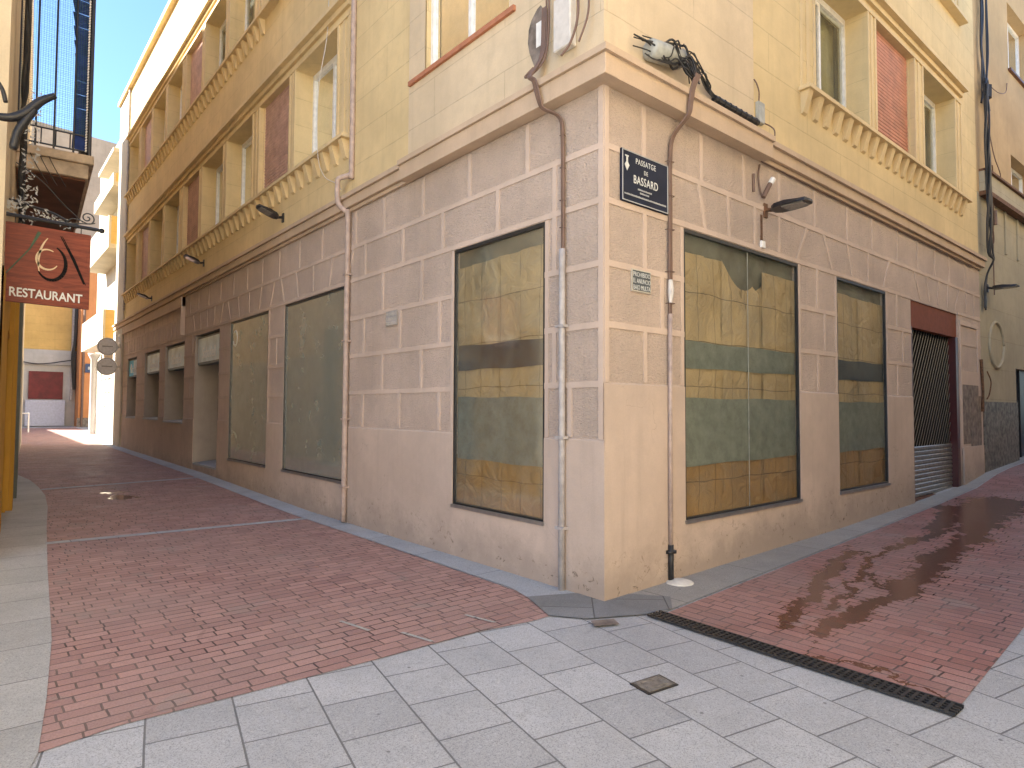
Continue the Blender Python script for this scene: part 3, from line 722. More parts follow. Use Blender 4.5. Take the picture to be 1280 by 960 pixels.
# ---- bank entrance and bank windows
def bank(T, a, b_, c, e, door=False, cyan=False):
    m = MB()   # grey deep jambs
    t = .004
    for p in (((a+t, c), (a+t, e)), ((b_-t, c), (b_-t, e)), ((a, e-t), (b_, e-t))):
        m.quad(T(p[0][0], .0, p[0][1]), T(p[1][0], .0, p[1][1]), T(p[1][0], .62, p[1][1]), T(p[0][0], .62, p[0][1]))
    o = m.build('jamb_lining', 'grey_jamb', B)
    m = MB(); m.hexa([T(a, -.03 if not door else .0, c-.04), T(b_, -.03 if not door else .0, c-.04), T(b_, .62, c-.04), T(a, .62, c-.04), T(a, -.03 if not door else 0, c+.0), T(b_, -.03 if not door else 0, c+.0), T(b_, .62, c+.05), T(a, .62, c+.05)])
    m.build('threshold' if door else 'window_sill', 'granite_strip', B)
    m = MB(); c2 = c+.05; f = .05
    cols = [a, a+(b_-a)*.5, b_] if door else [a, b_]
    for x in cols: m.box(max(a, x-f/2), min(b_, x+f/2), .54, .60, c2, 2.7, T)
    m.box(a, b_, .54, .60, c2, c2+f, T)
    if door: m.box(a, b_, .54, .60, 1.5, 1.56, T)
    w = m.build('bank_door' if door else 'bank_window', 'dark_frame', B)
    m = MB(); m.quad(T(a, .57, c2), T(b_, .57, c2), T(b_, .57, e), T(a, .57, e)); m.build('pane', 'glass_window', w)
    m = MB(); m.quad(T(a, .66, c2), T(b_, .66, c2), T(b_, .66, e), T(a, .66, e)); m.build('blind', 'curtain_green', w)
    # fascia box with lettering
    sg = MB(); sg.box(a+.06, b_-.03, .06, .30, 2.62, e-.05, T); s_ = sg.build('sign_box', 'bank_frame', B)
    m = MB(); m.box(a+.10, b_-.05, .052, .06, 2.67, e-.09, T); m.build('sign_panel', 'bank_panel', s_)
    if cyan:
        m = MB(); m.box(b_-.75, b_-.05, .047, .0515, 2.66, e-.08, T); m.build('cyan_panel', 'bank_cyan', s_)
        m = MB(); m.lathe(T(b_-.4, .044, 2.95), [(.12, -.001), (.12, .002)], 20, 'x'); m.build('logo', 'bank_letter', s_)
    text_mesh('sign_text', 'Sabadell', .36, 'bank_letter', T((a+b_)/2, .046, 2.76), (0, -1, 0), (0, 0, 1), s_, .002, sx=.92)
bank(FL, DOORL[0], DOORL[1], .30, 3.32, door=True)
m = MB(); m.box(DOORL[0], DOORL[1], -.002, .62, -.2, .255, FL); m.build('door_step', 'plinth_pink', B)
for k, h_ in enumerate(SHOPS): bank(FL, *h_[:4], cyan=(k == 2))

# ---- right-hand door: red fascia and see-through roller grille
m = MB(); m.box(7.28, 9.65, .02, .12, 2.95, 3.38, FR); gd = m.build('shop_door_fascia', 'lintel_red', B)
m = MB(); m.box(9.50, 9.65, -.008, .12, -.1, 2.95, FR); m.build('door_jamb', 'jamb_red', B); m = MB(); m.box(7.28, 7.33, .0, .12, -.1, 2.95, FR); m.build('door_jamb', 'jamb_red', B)
m = MB()
for k in range(34):     # diagonal links
    ua = 5.8+k*.125; ub = ua+1.42; z0, z1 = .95, 2.94
    ta, tb = max(0, (7.33-ua)/(ub-ua)), min(1, (9.5-ua)/(ub-ua))
    if tb <= ta: continue
    pa = (ua+(ub-ua)*ta, z0+(z1-z0)*ta); pb = (ua+(ub-ua)*tb, z0+(z1-z0)*tb)
    m.tube([FR(pa[0], .10, pa[1]), FR(pb[0], .10, pb[1])], .0065, 4)
plain('grille_dark', (.15, .147, .14), .4, metal=.6); gr = m.build('roller_grille', 'grille_dark', B)
m = MB(); z = .2
while z < .95:
    for (za, da), (zb, db) in (((z, .10), (z+.02, .085)), ((z+.02, .085), (z+.06, .085)), ((z+.06, .085), (z+.075, .10))):
        m.quad(FR(7.33, da, za), FR(9.5, da, za), FR(9.5, db, zb), FR(7.33, db, zb))
    z += .075
m.build('kick_slats', 'grille_metal', gr)
m = MB(); m.box(7.33, 9.5, .04, .14, .10, .2, FR); m.build('bottom_rail', 'wood_brown', gr)
niche(FR, 7.28, 9.65, -.1, 3.38, .13, 1.4, gr)
# plant behind the grille
b = MB(); rnd = random.Random(3)
for k in range(160):
    c = Vector((7.62+rnd.uniform(-.2, .2), .45+rnd.uniform(-.15, .15), 1.15+rnd.uniform(-.3, .35))); a1 = Vector((rnd.uniform(-1, 1), rnd.uniform(-1, 1), rnd.uniform(-1, 1))).normalized()*.06; a2 = Vector((rnd.uniform(-1, 1), rnd.uniform(-1, 1), rnd.uniform(-1, 1))).normalized()*.03
    b.quad(c-a1, c+a2, c+a1, c-a2)
b.tube([(7.62, .45, .75), (7.62, .45, 1.3)], .015, 6)
pp = thing('potted_plant', 'green leafy plant in a white pot just behind the roller grille', 'plant', (7.62, .45, .2))
b.build('foliage', 'plant_green', pp); b = MB(); b.lathe((7.62, .45, .15), [(.10, 0), (.15, .35), (.17, .62), (.15, .62), (.02, .6)], 16); b.build('pot', 'white_paint', pp, smooth=True)
# worn panel beyond the door
m = MB(); m.box(9.72, 9.80, -.02, 0, .2, 3.28, FR); m.box(10.82, 10.9, -.02, 0, .2, 3.28, FR); m.box(9.8, 10.82, -.02, 0, 3.2, 3.28, FR); m.box(9.8, 10.82, -.016, 0, 2.1, 2.35, FR); m.build('blind_panel_trim', 'band_pink', B)
m = MB(); m.box(9.80, 10.82, -.017, 0, 1.0, 2.10, FR); m.box(10.3, 10.95, -.022, 0, .75, 1.9, FR); m.build('worn_patch', 'old_plaster', B)
m = MB(); m.box(9.72, 11.0, -.045, 0, .1, .95, FR); m.build('worn_base', 'plinth_pink', B)

# ------------------------------------------------------------------ street signs
sg = thing('street_sign', 'dark blue street name plate with white lettering on the right facade', 'street sign', (.53, -.03, 3.67))
m = MB(); m.box(.20, .87, -.030, -.006, 3.435, 3.90, FR); m.build('plate', 'sign_back_blue', sg, bevel=.003)
m = MB()
for x0, x1, z0, z1 in ((.205, .215, 3.44, 3.895), (.855, .865, 3.44, 3.895), (.215, .855, 3.44, 3.448), (.215, .855, 3.887, 3.895)): m.box(x0, x1, -.034, -.0305, z0, z1, FR)
m.build('border', 'sign_letter_dull', sg)
def rtext(body, size, x, z, mat='sign_letter', sx=1.0, bold=0.0, parent=None, y=-.0315): return text_mesh('lettering', body, size, mat, (x, y, z), (1, 0, 0), (0, 0, 1), parent or sg, .001, sx=sx, bold=bold, spacing=1.1)
rtext('PASSATGE', .072, .535, 3.80, sx=.82); rtext('DE', .055, .535, 3.725, sx=.8); rtext('BASSARD', .105, .535, 3.62, sx=.76, bold=.0005)
# illegible small lines: rows of short strokes
rnd = random.Random(5)
for (z, x0, x1) in ((3.575, .42, .62), (3.545, .45, .58), (3.505, .235, .835)):
    x = x0; m = MB()
    while x < x1:
        w = rnd.uniform(.006, .011); m.box(x, x+w, -.0325, -.0305, z-.008, z+rnd.uniform(.004, .008), FR); x += w+.004
    m.build('small_print', 'sign_letter_dull', sg)
m = MB(); cx, cz = .27, 3.76
m.hexa([(cx-.032, -.0325, cz), (cx, -.0325, cz-.05), (cx, -.0305, cz-.05), (cx-.032, -.0305, cz), (cx, -.0325, cz+.045), (cx+.032, -.0325, cz), (cx+.032, -.0305, cz), (cx, -.0305, cz+.045)])
m.box(cx-.026, cx+.022, -.0325, -.0305, cz+.075, cz+.088, FR); m.box(cx-.01, cx+.012, -.0325, -.0305, cz+.035, cz+.08, FR)
m.build('emblem', 'sign_letter', sg)
def tile(T, u, z, w, h, ux, label, dull):
    t = thing('tile_sign', label, 'tile sign', T(u, -.02, z))
    m = MB(); m.box(u-w/2, u+w/2, -.018, -.004, z-h/2, z+h/2, T); m.build('border', 'tile_light' if not dull else 'tile_faded', t)
    m = MB(); m.box(u-w/2+.012, u+w/2-.012, -.021, -.0185, z-h/2+.012, z+h/2-.012, T); m.build('slate', 'tile_slate' if not dull else 'pipe_grey', t)
    for k, (s_, fx) in enumerate((('PROHIBIDO', .80), ('EL ANUNCIO', .72), ('BAJO MULTA', .72))):
        text_mesh('lettering', s_, .058, 'sign_letter' if not dull else 'tile_light', T(u, -.0215, z+h/2-.065-k*.058), ux, (0, 0, 1), t, .001, sx=fx*w/.27)
tile(FR, .485, 2.755, .27, .20, (1, 0, 0), 'small slate blue tile notice with a cream border, on the right facade', False)
tile(FL, 3.57, 2.755, .28, .19, (0, -1, 0), 'small faded tile notice on the pink left facade', True)

# ------------------------------------------------------------------ street lamps (flat heads)
def head_lamp(T, u, z, length, label, du=0.0, sz=1.0, tilt=.0):
    t = thing('wall_lamp', label, 'lamp', T(u, 0, z), 'flat street lamps on the walls')
    m = MB(); m.box(u-.035, u+.035, -.02, 0, z-.06, z+.10, T); m.tube([T(u, -.01, z+.03), T(u+du*.2, -.10, z+.01), T(u+du*.3, -.16*sz, z+.02)], .022, 8); m.build('wall_bracket', 'rust' if T is FR else 'black_metal', t)
    L0, L1 = .10, .10+length; prof = [(0, .06), (.12, .12), (.4, .145), (.75, .14), (.93, .10), (1.0, .05)]
    up, lo = [], []
    m = MB()
    def P(s_, side, zz_): return T(u+du*s_+side, -(L0+length*s_), z+zz_+tilt*s_)
    for (s0, w0), (s1, w1) in zip(prof, prof[1:]):
        h0, h1 = (.055*math.sin(math.pi*min(1, s0+.25))**.5 if s0 < .75 else .03), (.055*math.sin(math.pi*min(1, s1+.25))**.5 if s1 < .75 else .03 if s1 < 1 else .012)
        m.hexa([P(s0, -w0, -.012), P(s1, -w1, -.012), P(s1, w1, -.012), P(s0, w0, -.012), P(s0, -w0*.7, h0), P(s1, -w1*.7, h1), P(s1, w1*.7, h1), P(s0, w0*.7, h0)])
    m.build('lamp_head', 'black_metal', t)
    m = MB(); m.hexa([P(.35, -.11, -.02), P(.88, -.09, -.02), P(.88, .09, -.02), P(.35, .11, -.02), P(.35, -.11, -.011), P(.88, -.09, -.011), P(.88, .09, -.011), P(.35, .11, -.011)]); m.build('lens', 'lamp_lens', t)
    return t
head_lamp(FR, 2.72, 3.84, .42, 'black flat street lamp on the right facade above the largest papered window', tilt=.02)
head_lamp(FL, 7.40, 4.90, .36, 'black flat lamp on the left facade nearest the corner of the building', tilt=.14)
head_lamp(FL, 12.37, 4.96, .33, 'black flat lamp on the left facade, middle of the three in the row', tilt=.14)
head_lamp(FL, 17.95, 4.85, .30, 'black flat lamp on the left facade, farthest down the street', tilt=.13)
head_lamp(lambda u, d, z: FN(u, d, z), .5, 4.08, .42, 'black flat street lamp on the olive house beyond the corner building', tilt=.0)
# old lamp cable end and junction on right facade
j = thing('cable_end', 'old brown cable and white capped tube above the street lamp', 'cable', (2.62, 0, 4.05))
m = MB(); m.tube(spline([(2.60, -.012, 4.36), (2.55, -.02, 4.22), (2.58, -.02, 4.08), (2.62, -.03, 3.98)]), .010, 6); m.tube([(2.46, -.012, 4.22), (2.46, -.012, 4.02)], .016, 6); m.tube(spline([(2.62, -.02, 4.4), (3.6, -.018, 4.395), (5.2, -.018, 4.39), (7.5, -.018, 4.385), (10.6, -.02, 4.38)]), .008, 5); m.build('old_cable', 'cable_brown', j)
m = MB(); m.tube([(2.60, -.05, 3.98), (2.68, -.09, 4.14)], .028, 8); m.build('tube', 'cable_brown', j); m = MB(); m.tube([(2.68, -.09, 4.14), (2.715, -.108, 4.20)], .032, 8); m.build('white_cap', 'white_paint', j)
b = MB(); b.box(2.62, 2.665, -.004, -.001, 3.50, 3.80, FR); 
b.box(2.615, 2.655, -.008, -.001, 3.50, 3.56, FR)
one(b, 'rust_plate', 'rust', 'rusty stained strip of metal under the street lamp', 'plate')
b = MB(); b.box(2.60, 2.68, -.03, -.001, 3.42, 3.50, FR); one(b, 'junction_box', 'white_paint', 'tiny white junction box under the street lamp', 'junction box', bevel=.004)

# ------------------------------------------------------------------ pipes
def pipe(name, label, pts, r, mat, clips=(), T=FL, parentmat='alu', extra=None):
    t = thing(name, label, 'pipe', pts[-1])
    m = MB(); m.tube(pts, r, 12); m.build('tube', mat, t, smooth=True)
    for (u, z) in clips:
        m = MB(); m.box(u-r-.022, u+r+.022, -2*r-.022, -.012, z-.012, z+.012, T); m.build('clip', mat, t)
    return t
pipe('drainpipe', 'pinkish painted drainpipe on the left facade beyond the first papered window',
     spline([(-.035, 4.72, 9.5), (-.035, 4.72, 7), (-.035, 4.72, 5.05), (-.05, 4.74, 4.93), (-.16, 4.86, 4.88), (-.17, 4.88, 4.78), (-.17, 4.88, 4.62), (-.15, 4.86, 4.50), (-.075, 4.79, 4.40), (-.055, 4.77, 4.3), (-.055, 4.77, 3), (-.055, 4.77, 1.2), (-.055, 4.77, .02)], 5), .038, 'pipe_paint', [(4.77, z) for z in (3.5, 2.55, 1.45, .5)])
t = pipe('corner_drainpipe', 'grey pink pipe on the left facade next to the building corner',
     [(-.045, .46, 3.05), (-.045, .46, 2.9), (-.045, .46, 1.5), (-.045, .46, .0)], .030, 'pipe_grey', [(.46, z) for z in (2.35, 1.35, .55)])
m = MB()
for k, dx in enumerate((-.02, .0, .02)):
    m.tube(spline([(-.05, .70+dx, 5.4), (-.06, .72+dx, 4.95), (-.21, .72+dx, 4.70), (-.21, .66+dx, 4.62), (-.19, .62+dx, 4.45), (-.15, .60+dx*.7, 4.36), (-.05, .50+dx*.6, 4.28), (-.04, .465+dx*.5, 4.1), (-.035, .462+dx*.5, 3.5), (-.035, .462+dx*.4, 3.0)]), .011, 6)
for z in (4.1, 3.8, 3.5, 3.25): m.tube([(-.002, .462, z), (-.05, .44, z), (-.05, .49, z), (-.002, .48, z)], .004, 4)
m.build('cables', 'cable_brown', t)
t = thing('cable_conduit', 'brown cable bundle running down the right facade beside the street sign', 'cable', (.9, 0, 0))
m = MB(); rnd = random.Random(9)
for k in range(5):
    o_ = (k-2)*.016
    m.tube(spline([(1.12+o_, -.20, 4.80), (1.05+o_*.8, -.19, 4.66), (1.02+o_*.8, -.18, 4.50), (.99+o_*.6, -.17, 4.37), (.94+o_*.5, -.04, 4.2), (.905+o_*.45, -.03, 3.95), (.905+o_*.5, -.028, 3.4), (.90+o_*.55+rnd.uniform(-.01, .01), -.03, 2.9), (.895+o_*.3, -.03, 2.4)]), .011, 6)
for z in (3.95, 3.62, 3.3, 2.9, 2.6): m.tube([(.86, -.0, z), (.87, -.05, z), (.94, -.05, z), (.95, 0, z)], .004, 4)
m.build('cables', 'cable_brown', t)
m = MB(); m.tube([(.888, -.038, 2.82), (.888, -.042, 2.72), (.886, -.038, 2.6)], [.02, .03, .015], 8); m.build('sleeve', 'cable_white', t)
m = MB(); m.tube([(.885, -.035, 2.5), (.88, -.035, 1.5), (.88, -.035, .35)], .02, 10); m.build('tube', 'pipe_paint', t, smooth=True)
m = MB(); m.tube([(.88, -.035, .36), (.88, -.035, .03)], .026, 10); m.box(.835, .925, -.065, -.01, .28, .31); m.build('foot', 'cable_black', t, smooth=True)
b = MB(); b.lathe((.92, -.10, 0.02), [(.13, 0), (.12, .012), (.06, .03), (.01, .034)], 14); one(b, 'mortar_blob', 'mortar_white', 'whitish blob of mortar at the foot of the brown pipe', 'mortar')

# ------------------------------------------------------------------ clutter on the cornice at the corner
t = thing('telecom_housing', 'grey cylindrical telecom housing wrapped in black cables on the corner cornice', 'telecom box', (.7, -.1, 4.75))
m = MB(); m.tube([(.50, -.10, 4.86), (.52, -.10, 4.86), (.95, -.10, 4.93), (.97, -.10, 4.93)], [.07, .095, .095, .07], 14); m.build('cylinder', 'plastic_grey', t, smooth=True)
m = MB(); rnd = random.Random(11)
for k in range(14):
    a = Vector((.35+rnd.uniform(-.1, .25), -.09, 4.80+rnd.uniform(-.02, .22))); e = Vector((1.10+rnd.uniform(-.05, .08), -.15+rnd.uniform(-.04, .03), 4.74+rnd.uniform(-.02, .06)))
    mid = [a.lerp(e, f_) + Vector((rnd.uniform(-.06, .06), rnd.uniform(-.08, 0), rnd.uniform(-.10, .16)*(1 if f_ > .4 else .5))) for f_ in (.25, .5, .75)]
    for q in [a, e]+mid:
        q.z = max(q.z, 4.75 - max(0, .5*(-q.y))*.3)
    m.tube(spline([a]+mid+[e], 5), rnd.choice([.006, .008, .011]), 5)
for k in range(9):
    x0 = 1.0+rnd.uniform(-.05, .1)
    m.tube(spline([(x0, -.08, 5.02+rnd.uniform(-.12, .12)), (x0+.15, -.12, 5.0+rnd.uniform(-.14, .1)), (x0+.3+rnd.uniform(0, .1), -.1, 4.86+rnd.uniform(-.04, .1)), (1.55, -.06, 4.80+rnd.uniform(-.01, .05)), (1.75, -.05, 4.79)], 5), .007, 5)
m.build('cable_tangle', 'cable_black', t)
b = MB(); b.tube([(1.62, -.055, 4.785), (2.48, -.055, 4.785)], .035, 8)
for k in range(8): b.tube([(1.68+k*.105, -.055, 4.785), (1.70+k*.105, -.055, 4.785)], .040, 8)
one(b, 'cable_sleeve', 'cable_black', 'thick black taped cable sleeve lying on the right cornice', 'cable')
t = thing('junction_box', 'small greyish metal box with a bent wire at the end of the cornice sleeve', 'junction box', (2.6, 0, 4.9))
m = MB(); m.box(2.53, 2.66, -.05, -.001, 4.82, 5.06, FR); m.build('box', 'plastic_grey', t, bevel=.006)
m = MB(); m.tube(spline([(2.56, -.03, 5.05), (2.53, -.05, 5.15), (2.50, -.04, 5.24), (2.50, -.01, 5.30), (2.53, -.0, 5.3)]), .008, 5); m.tube(spline([(2.64, -.04, 4.84), (2.72, -.09, 4.80), (2.74, -.12, 4.74), (2.76, -.10, 4.62)]), .008, 5); m.build('wire', 'cable_brown', t)
t = thing('wall_bracket_box', 'white cable clamp box with hanging wires on the left upper wall by the corner', 'junction box', (-.03, .5, 5.0))
m = MB(); m.box(.30, .52, -.11, -.021, 4.86, 5.35, FL); m.build('box', 'cable_white', t, bevel=.01)
m = MB(); m.tube(spline([(-.08, .60, 5.5), (-.07, .62, 5.1), (-.09, .66, 4.86), (-.18, .74, 4.72), (-.20, .80, 4.72), (-.15, .74, 4.80)]), .011, 6); m.tube(spline([(-.08, .25, 5.5), (-.09, .22, 5.1), (-.12, .28, 4.86), (-.16, .36, 4.75)]), .012, 6); m.tube(spline([(-.06, .66, 5.5), (-.06, .67, 5.0), (-.2, .70, 4.7)]), .009, 6); m.tube(spline([(-.06, .12, 5.4), (-.09, .1, 5.05), (-.14, .16, 4.8)]), .010, 6); m.build('wires', 'cable_brown', t)
b = MB(); n = 16; pts = []
for k in range(n):
    t_ = 2*math.pi*k/n; rr = 1+.12*math.sin(3*t_+1); pts.append((-.0225, .83+.12*rr*math.cos(t_)*1.0, 5.18+.30*rr*math.sin(t_)))
b.quad(*pts)
for k in range(n): b.quad(pts[k], pts[(k+1) % n], (-.019, pts[(k+1) % n][1], pts[(k+1) % n][2]), (-.019, pts[k][1], pts[k][2]))
pl = one(b, 'plaster_patch', 'old_plaster', 'grey brown plaster repair patch with a white paper tag above the left cornice', 'plaster patch')
b = MB(); b.box(.765, .84, -.026, -.0235, 5.08, 5.32, FL); b.build('paper_tag', 'white_paint', pl)

# thin hanging wire on first-floor window
b = MB(); b.tube(spline([(-.03, 5.62, 9.0), (-.03, 5.62, 7.5), (-.16, 5.62, 6.5), (-.16, 5.62, 5.5), (-.06, 5.60, 5.15), (-.03, 5.25, 4.95), (-.1, 4.9, 4.74)]), .006, 5)
one(b, 'hanging_wire', 'cable_white', 'thin pale wire hanging in front of the nearest first floor window', 'wire')
# roof-edge pipe at the far end
b = MB(); b.tube([(-.05, 22.28, 12.9), (-.05, 22.28, 5.0)], .035, 8); one(b, 'rainwater_pipe', 'pipe_grey', 'grey rainwater pipe down the far end of the yellow facade', 'pipe')

# ------------------------------------------------------------------ neighbour on the right street
N = thing('olive_house', 'neighbouring house with olive ground floor and ochre upper wall on the right alley', 'building', FN(0, 0, 0))
nh = [(2.35, 4.2, -.5, 2.55, .15), (2.35, 3.9, 7.35-.35, 7.35+0, .3)]
nw = [(2.40, 4.3, 7.55+1.75, 9.85+1.0, .3), (2.40, 4.3, 6.55, 7.35, .3)]
b = MB(); walls(b, FN, 0, 16, -.5, 6.0, [(2.35, 4.4, -.5, 2.55, .15)], 0, .2); b.build('ground_floor_wall', 'neighbour_green', N)
b = MB(); walls(b, FN, 0, 16, 6.0, 15, nw, 0, .3); b.quad(FN(0, 0, 4), FN(0, 9, 4), FN(0, 9, 15), FN(0, 0, 15)); b.quad(FN(0, 0, 15), FN(16, 0, 15), FN(16, 9, 15), FN(0, 9, 15)); b.quad(FN(16, 0, -.5), FN(16, 9, -.5), FN(16, 9, 15), FN(16, 0, 15)); b.quad(FN(0, 9, -.5), FN(16, 9, -.5), FN(16, 9, 15), FN(0, 9, 15)); b.build('upper_wall', 'neighbour_ochre', N)
b = MB(); b.box(.14, 16, -.10, 0, 6.02, 6.42, FN); b.build('cornice', 'neighbour_green', N)
b = MB(); b.box(.14, 16, -.16, 0, 5.93, 6.018, FN); b.box(.14, 16, -.15, 0, 6.422, 6.47, FN); b.build('cornice_trim', 'rust', N)
for k in range(9):
    b = MB(); u = .9+k*.9; b.hexa([FN(u-.05, -.03, 5.0), FN(u+.05, -.03, 5.0), FN(u+.05, 0, 4.98), FN(u-.05, 0, 4.98), FN(u-.05, -.03, 5.92), FN(u+.05, -.03, 5.92), FN(u+.05, 0, 5.92), FN(u-.05, 0, 5.92)]); b.build('wall_rib', 'neighbour_green', N)
b = MB(); b.box(.02, 2.34, -.03, 0, -.3, 1.80, FN); b.build('granite_dado', 'granite_dark', N)
b = MB(); b.box(2.36, 4.39, .10, .15, .2, 2.54, FN); dn = b.build('door', 'door_navy', N); b = MB(); b.box(2.36, 2.44, .02, .1, .2, 2.54, FN); b.box(2.9, 2.95, .06, .099, .2, 2.54, FN); b.build('frame', 'black_metal', dn)
# round recess with a moulded rim
cu_, cz_ = .98, 2.98
b = MB(); rim = [FN(cu_+.47*math.cos(2*math.pi*k/28), -.012, cz_+.47*math.sin(2*math.pi*k/28)) for k in range(29)]; b.tube(rim, .035, 6)
b.build('round_moulding', 'neighbour_green', N, smooth=True)
b = MB(); b.quad(*[FN(cu_+.45*math.cos(2*math.pi*k/28), -.004, cz_+.45*math.sin(2*math.pi*k/28)) for k in range(28)]); b.build('round_panel', 'neighbour_green', N)
def nwin(a, b_, c, e):
    m = MB(); 
    for x0, x1, z0, z1 in ((a, a+.07, c, e), (b_-.07, b_, c, e), (a, b_, c, c+.07), (a, b_, e-.07, e), ((a+b_)/2-.04, (a+b_)/2+.04, c, e)): m.box(x0, x1, .22, .27, z0, z1, FN)
    w = m.build('window', 'white_pvc', N); m = MB(); m.quad(FN(a, .25, c), FN(b_, .25, c), FN(b_, .25, e), FN(a, .25, e)); m.build('pane', 'glass_window', w); niche(FN, a, b_, c, e, .301, .8, w)
    m = MB(); m.box(a-.05, b_+.05, -.06, 0, c-.05, c-.001, FN); m.build('sill', 'wood_brown', w)
for a, b_, c, e, _ in nw: nwin(a, b_, c, e)
# vertical black cable bundle between the houses
t = thing('cable_bundle', 'thick black bundle of cables hanging down between the two houses', 'cable', (11.2, -.1, 3.6))
m = MB(); rnd = random.Random(21)
for k in range(9):
    ph = rnd.uniform(0, 6)
    m.tube(spline([(11.22+.05*math.sin(ph+z*1.9)+.03*(k % 3), -.16+.03*math.cos(ph+z*2.3), z) for z in (8.15, 7.6, 7.0, 6.4, 5.8, 5.3, 4.75)] + [(11.30, -.20, 4.6), (11.28, -.10, 4.35), (11.20+rnd.uniform(0, .12), -.06, 4.0), (11.2+rnd.uniform(0, .1), -.06, 3.75+rnd.uniform(-.2, .1))], 4), .018, 5)
m.tube(spline([(11.22, -.15, 7.9), (11.25, -.15, 8.2), (11.38, -.14, 8.3), (11.5, -.13, 8.15), (11.52, -.1, 7.9)], 5), .03, 6)
m.build('main_bundle', 'cable_black', t)
m = MB()
for k in range(6):
    x = 11.45+rnd.uniform(-.12, .3)
    m.tube(spline([(x+rnd.uniform(-.15, .15), -.08, z) for z in (13.5, 12.0, 10.9, 9.8, 9.0, 8.3, 7.8)], 4), rnd.choice([.010, .014, .02]), 5)
m.tube([(11.75, -.08, 8.32), (11.72, -.08, 8.05)], .07, 7)
m.build('upper_cables', 'cable_black', t)
m = MB()
m.tube(spline([(11.6, -.06, 8.2), (11.75, -.08, 7.4), (12.0, -.10, 6.9), (12.35, -.12, 6.6), (12.3, -.10, 6.35), (11.9, -.1, 6.4), (11.6, -.15, 6.6)]), .010, 5)
m.tube(spline([(11.6, -.06, 8.0), (11.62, -.06, 7.0), (11.66, -.12, 6.0), (11.5, -.1, 5.1), (11.42, -.1, 4.9)]), .010, 5)
m.tube(spline([(11.35, -.1, 5.9), (11.75, -.1, 5.4), (11.8, -.1, 5.05), (11.45, -.1, 4.9)]), .009, 5)
m.tube(spline([(11.95, -.08, 5.9), (11.93, -.06, 5.0), (11.92, -.06, 4.0)]), .012, 5)
m.tube([(11.94, -.1, 5.75), (11.94, -.1, 5.45)], .04, 6)
m.tube(spline([(11.7, -.08, 8.35), (12.2, -.15, 8.3), (12.8, -.15, 8.5), (13.3, -.08, 8.9)]), .008, 5)
m.build('loose_wires', 'cable_brown', t)
b = MB(); b.tube([(10.95, -.04, 2.62), (10.98, -.05, 2.0), (10.97, -.04, 1.6)], [.03, .025, .03], 6); b.tube(spline([(11.3, -.05, 2.4), (11.42, -.08, 2.2), (11.38, -.06, 1.95), (11.25, -.05, 1.85)]), .012, 5)
one(b, 'broken_pipe', 'rust', 'rusty broken pipe stub between the two houses', 'pipe')

# ------------------------------------------------------------------ row of houses on the left
Lh = thing('left_house', 'tall beige house with ochre shopfront on the left edge of the street', 'building', FW(8, 0, 0))
b = MB(); walls(b, FW, 5.0, 25.3, 3.1, 13.9, [(8.3, 9.6, 5.6, 7.9, .2)], 0, .2)
b.quad(FW(5, 0, -.3), FW(5, 8, -.3), FW(5, 8, 13.9), FW(5, 0, 13.9)); b.quad(FW(25.3, 0, -.3), FW(25.3, 8, -.3), FW(25.3, 8, 13.9), FW(25.3, 0, 13.9)); b.quad(FW(5, 0, 13.9), FW(25.3, 0, 13.9), FW(25.3, 8, 13.9), FW(5, 8, 13.9))
b.quad(FW(5, 8, -.3), FW(25.3, 8, -.3), FW(25.3, 8, 13.9), FW(5, 8, 13.9)); b.quad(FW(5, -.02, 3.1), FW(25.3, -.02, 3.1), FW(25.3, .3, 3.1), FW(5, .3, 3.1)); b.build('upper_wall', 'beige', Lh)
b = MB(); walls(b, FW, 5.0, 9.6, -.3, 3.1, [(6.9, 8.4, -.3, 2.6, .12)], -.02, .12); b.build('shopfront_wall', 'ochre', Lh)
b = MB(); walls(b, FW, 9.6, 25.3, -.3, 3.1, [], -.02, .12); b.build('ground_floor_wall', 'white_wall', Lh)
b = MB(); b.box(8.55, 8.95, -.10, -.02, -.05, 3.2, FW); b.box(7.6, 7.75, -.07, -.02, .2, 3.2, FW); b.build('pilaster', 'ochre', Lh)
b = MB(); b.box(7.0, 8.35, .03, .10, 0, 2.6, FW); b.build('door', 'wood_brown', Lh)
b = MB(); b.box(9.9, 10.25, -.13, -.02, -.02, 3.6, FW); b.build('shutter_post', 'shutter_green_grey', Lh); b = MB(); b.box(12.6, 13.2, -.10, -.02, .05, 3.8, FW); b.build('shutter_post', 'shutter_green_grey', Lh)
b = MB(); b.box(8.35, 9.55, .10, .14, 5.6, 7.85, FW); b.build('balcony_door', 'wood_brown', Lh)
# unseen houses added behind the camera and across the alley to shade and bounce light
b = MB(); b.box(-16, -9, 2.2, 10, -.3, 19.5); one(b, 'sun_block_house', 'unseen_wall', 'tall plain house added out of the picture to keep the sun off the square', 'building')
b = MB(); b.box(0.5, 34, -14, -4.4, -.3, 9.5); one(b, 'alley_bounce_house', 'unseen_wall', 'plain yellow house added unseen on the near side of the right alley to bounce light', 'building')
b = MB(); b.box(-18, .2, -26, -9.5, -.3, 13); one(b, 'bounce_house', 'unseen_wall', 'plain house added behind the camera to bounce sunlight onto the facades', 'building')

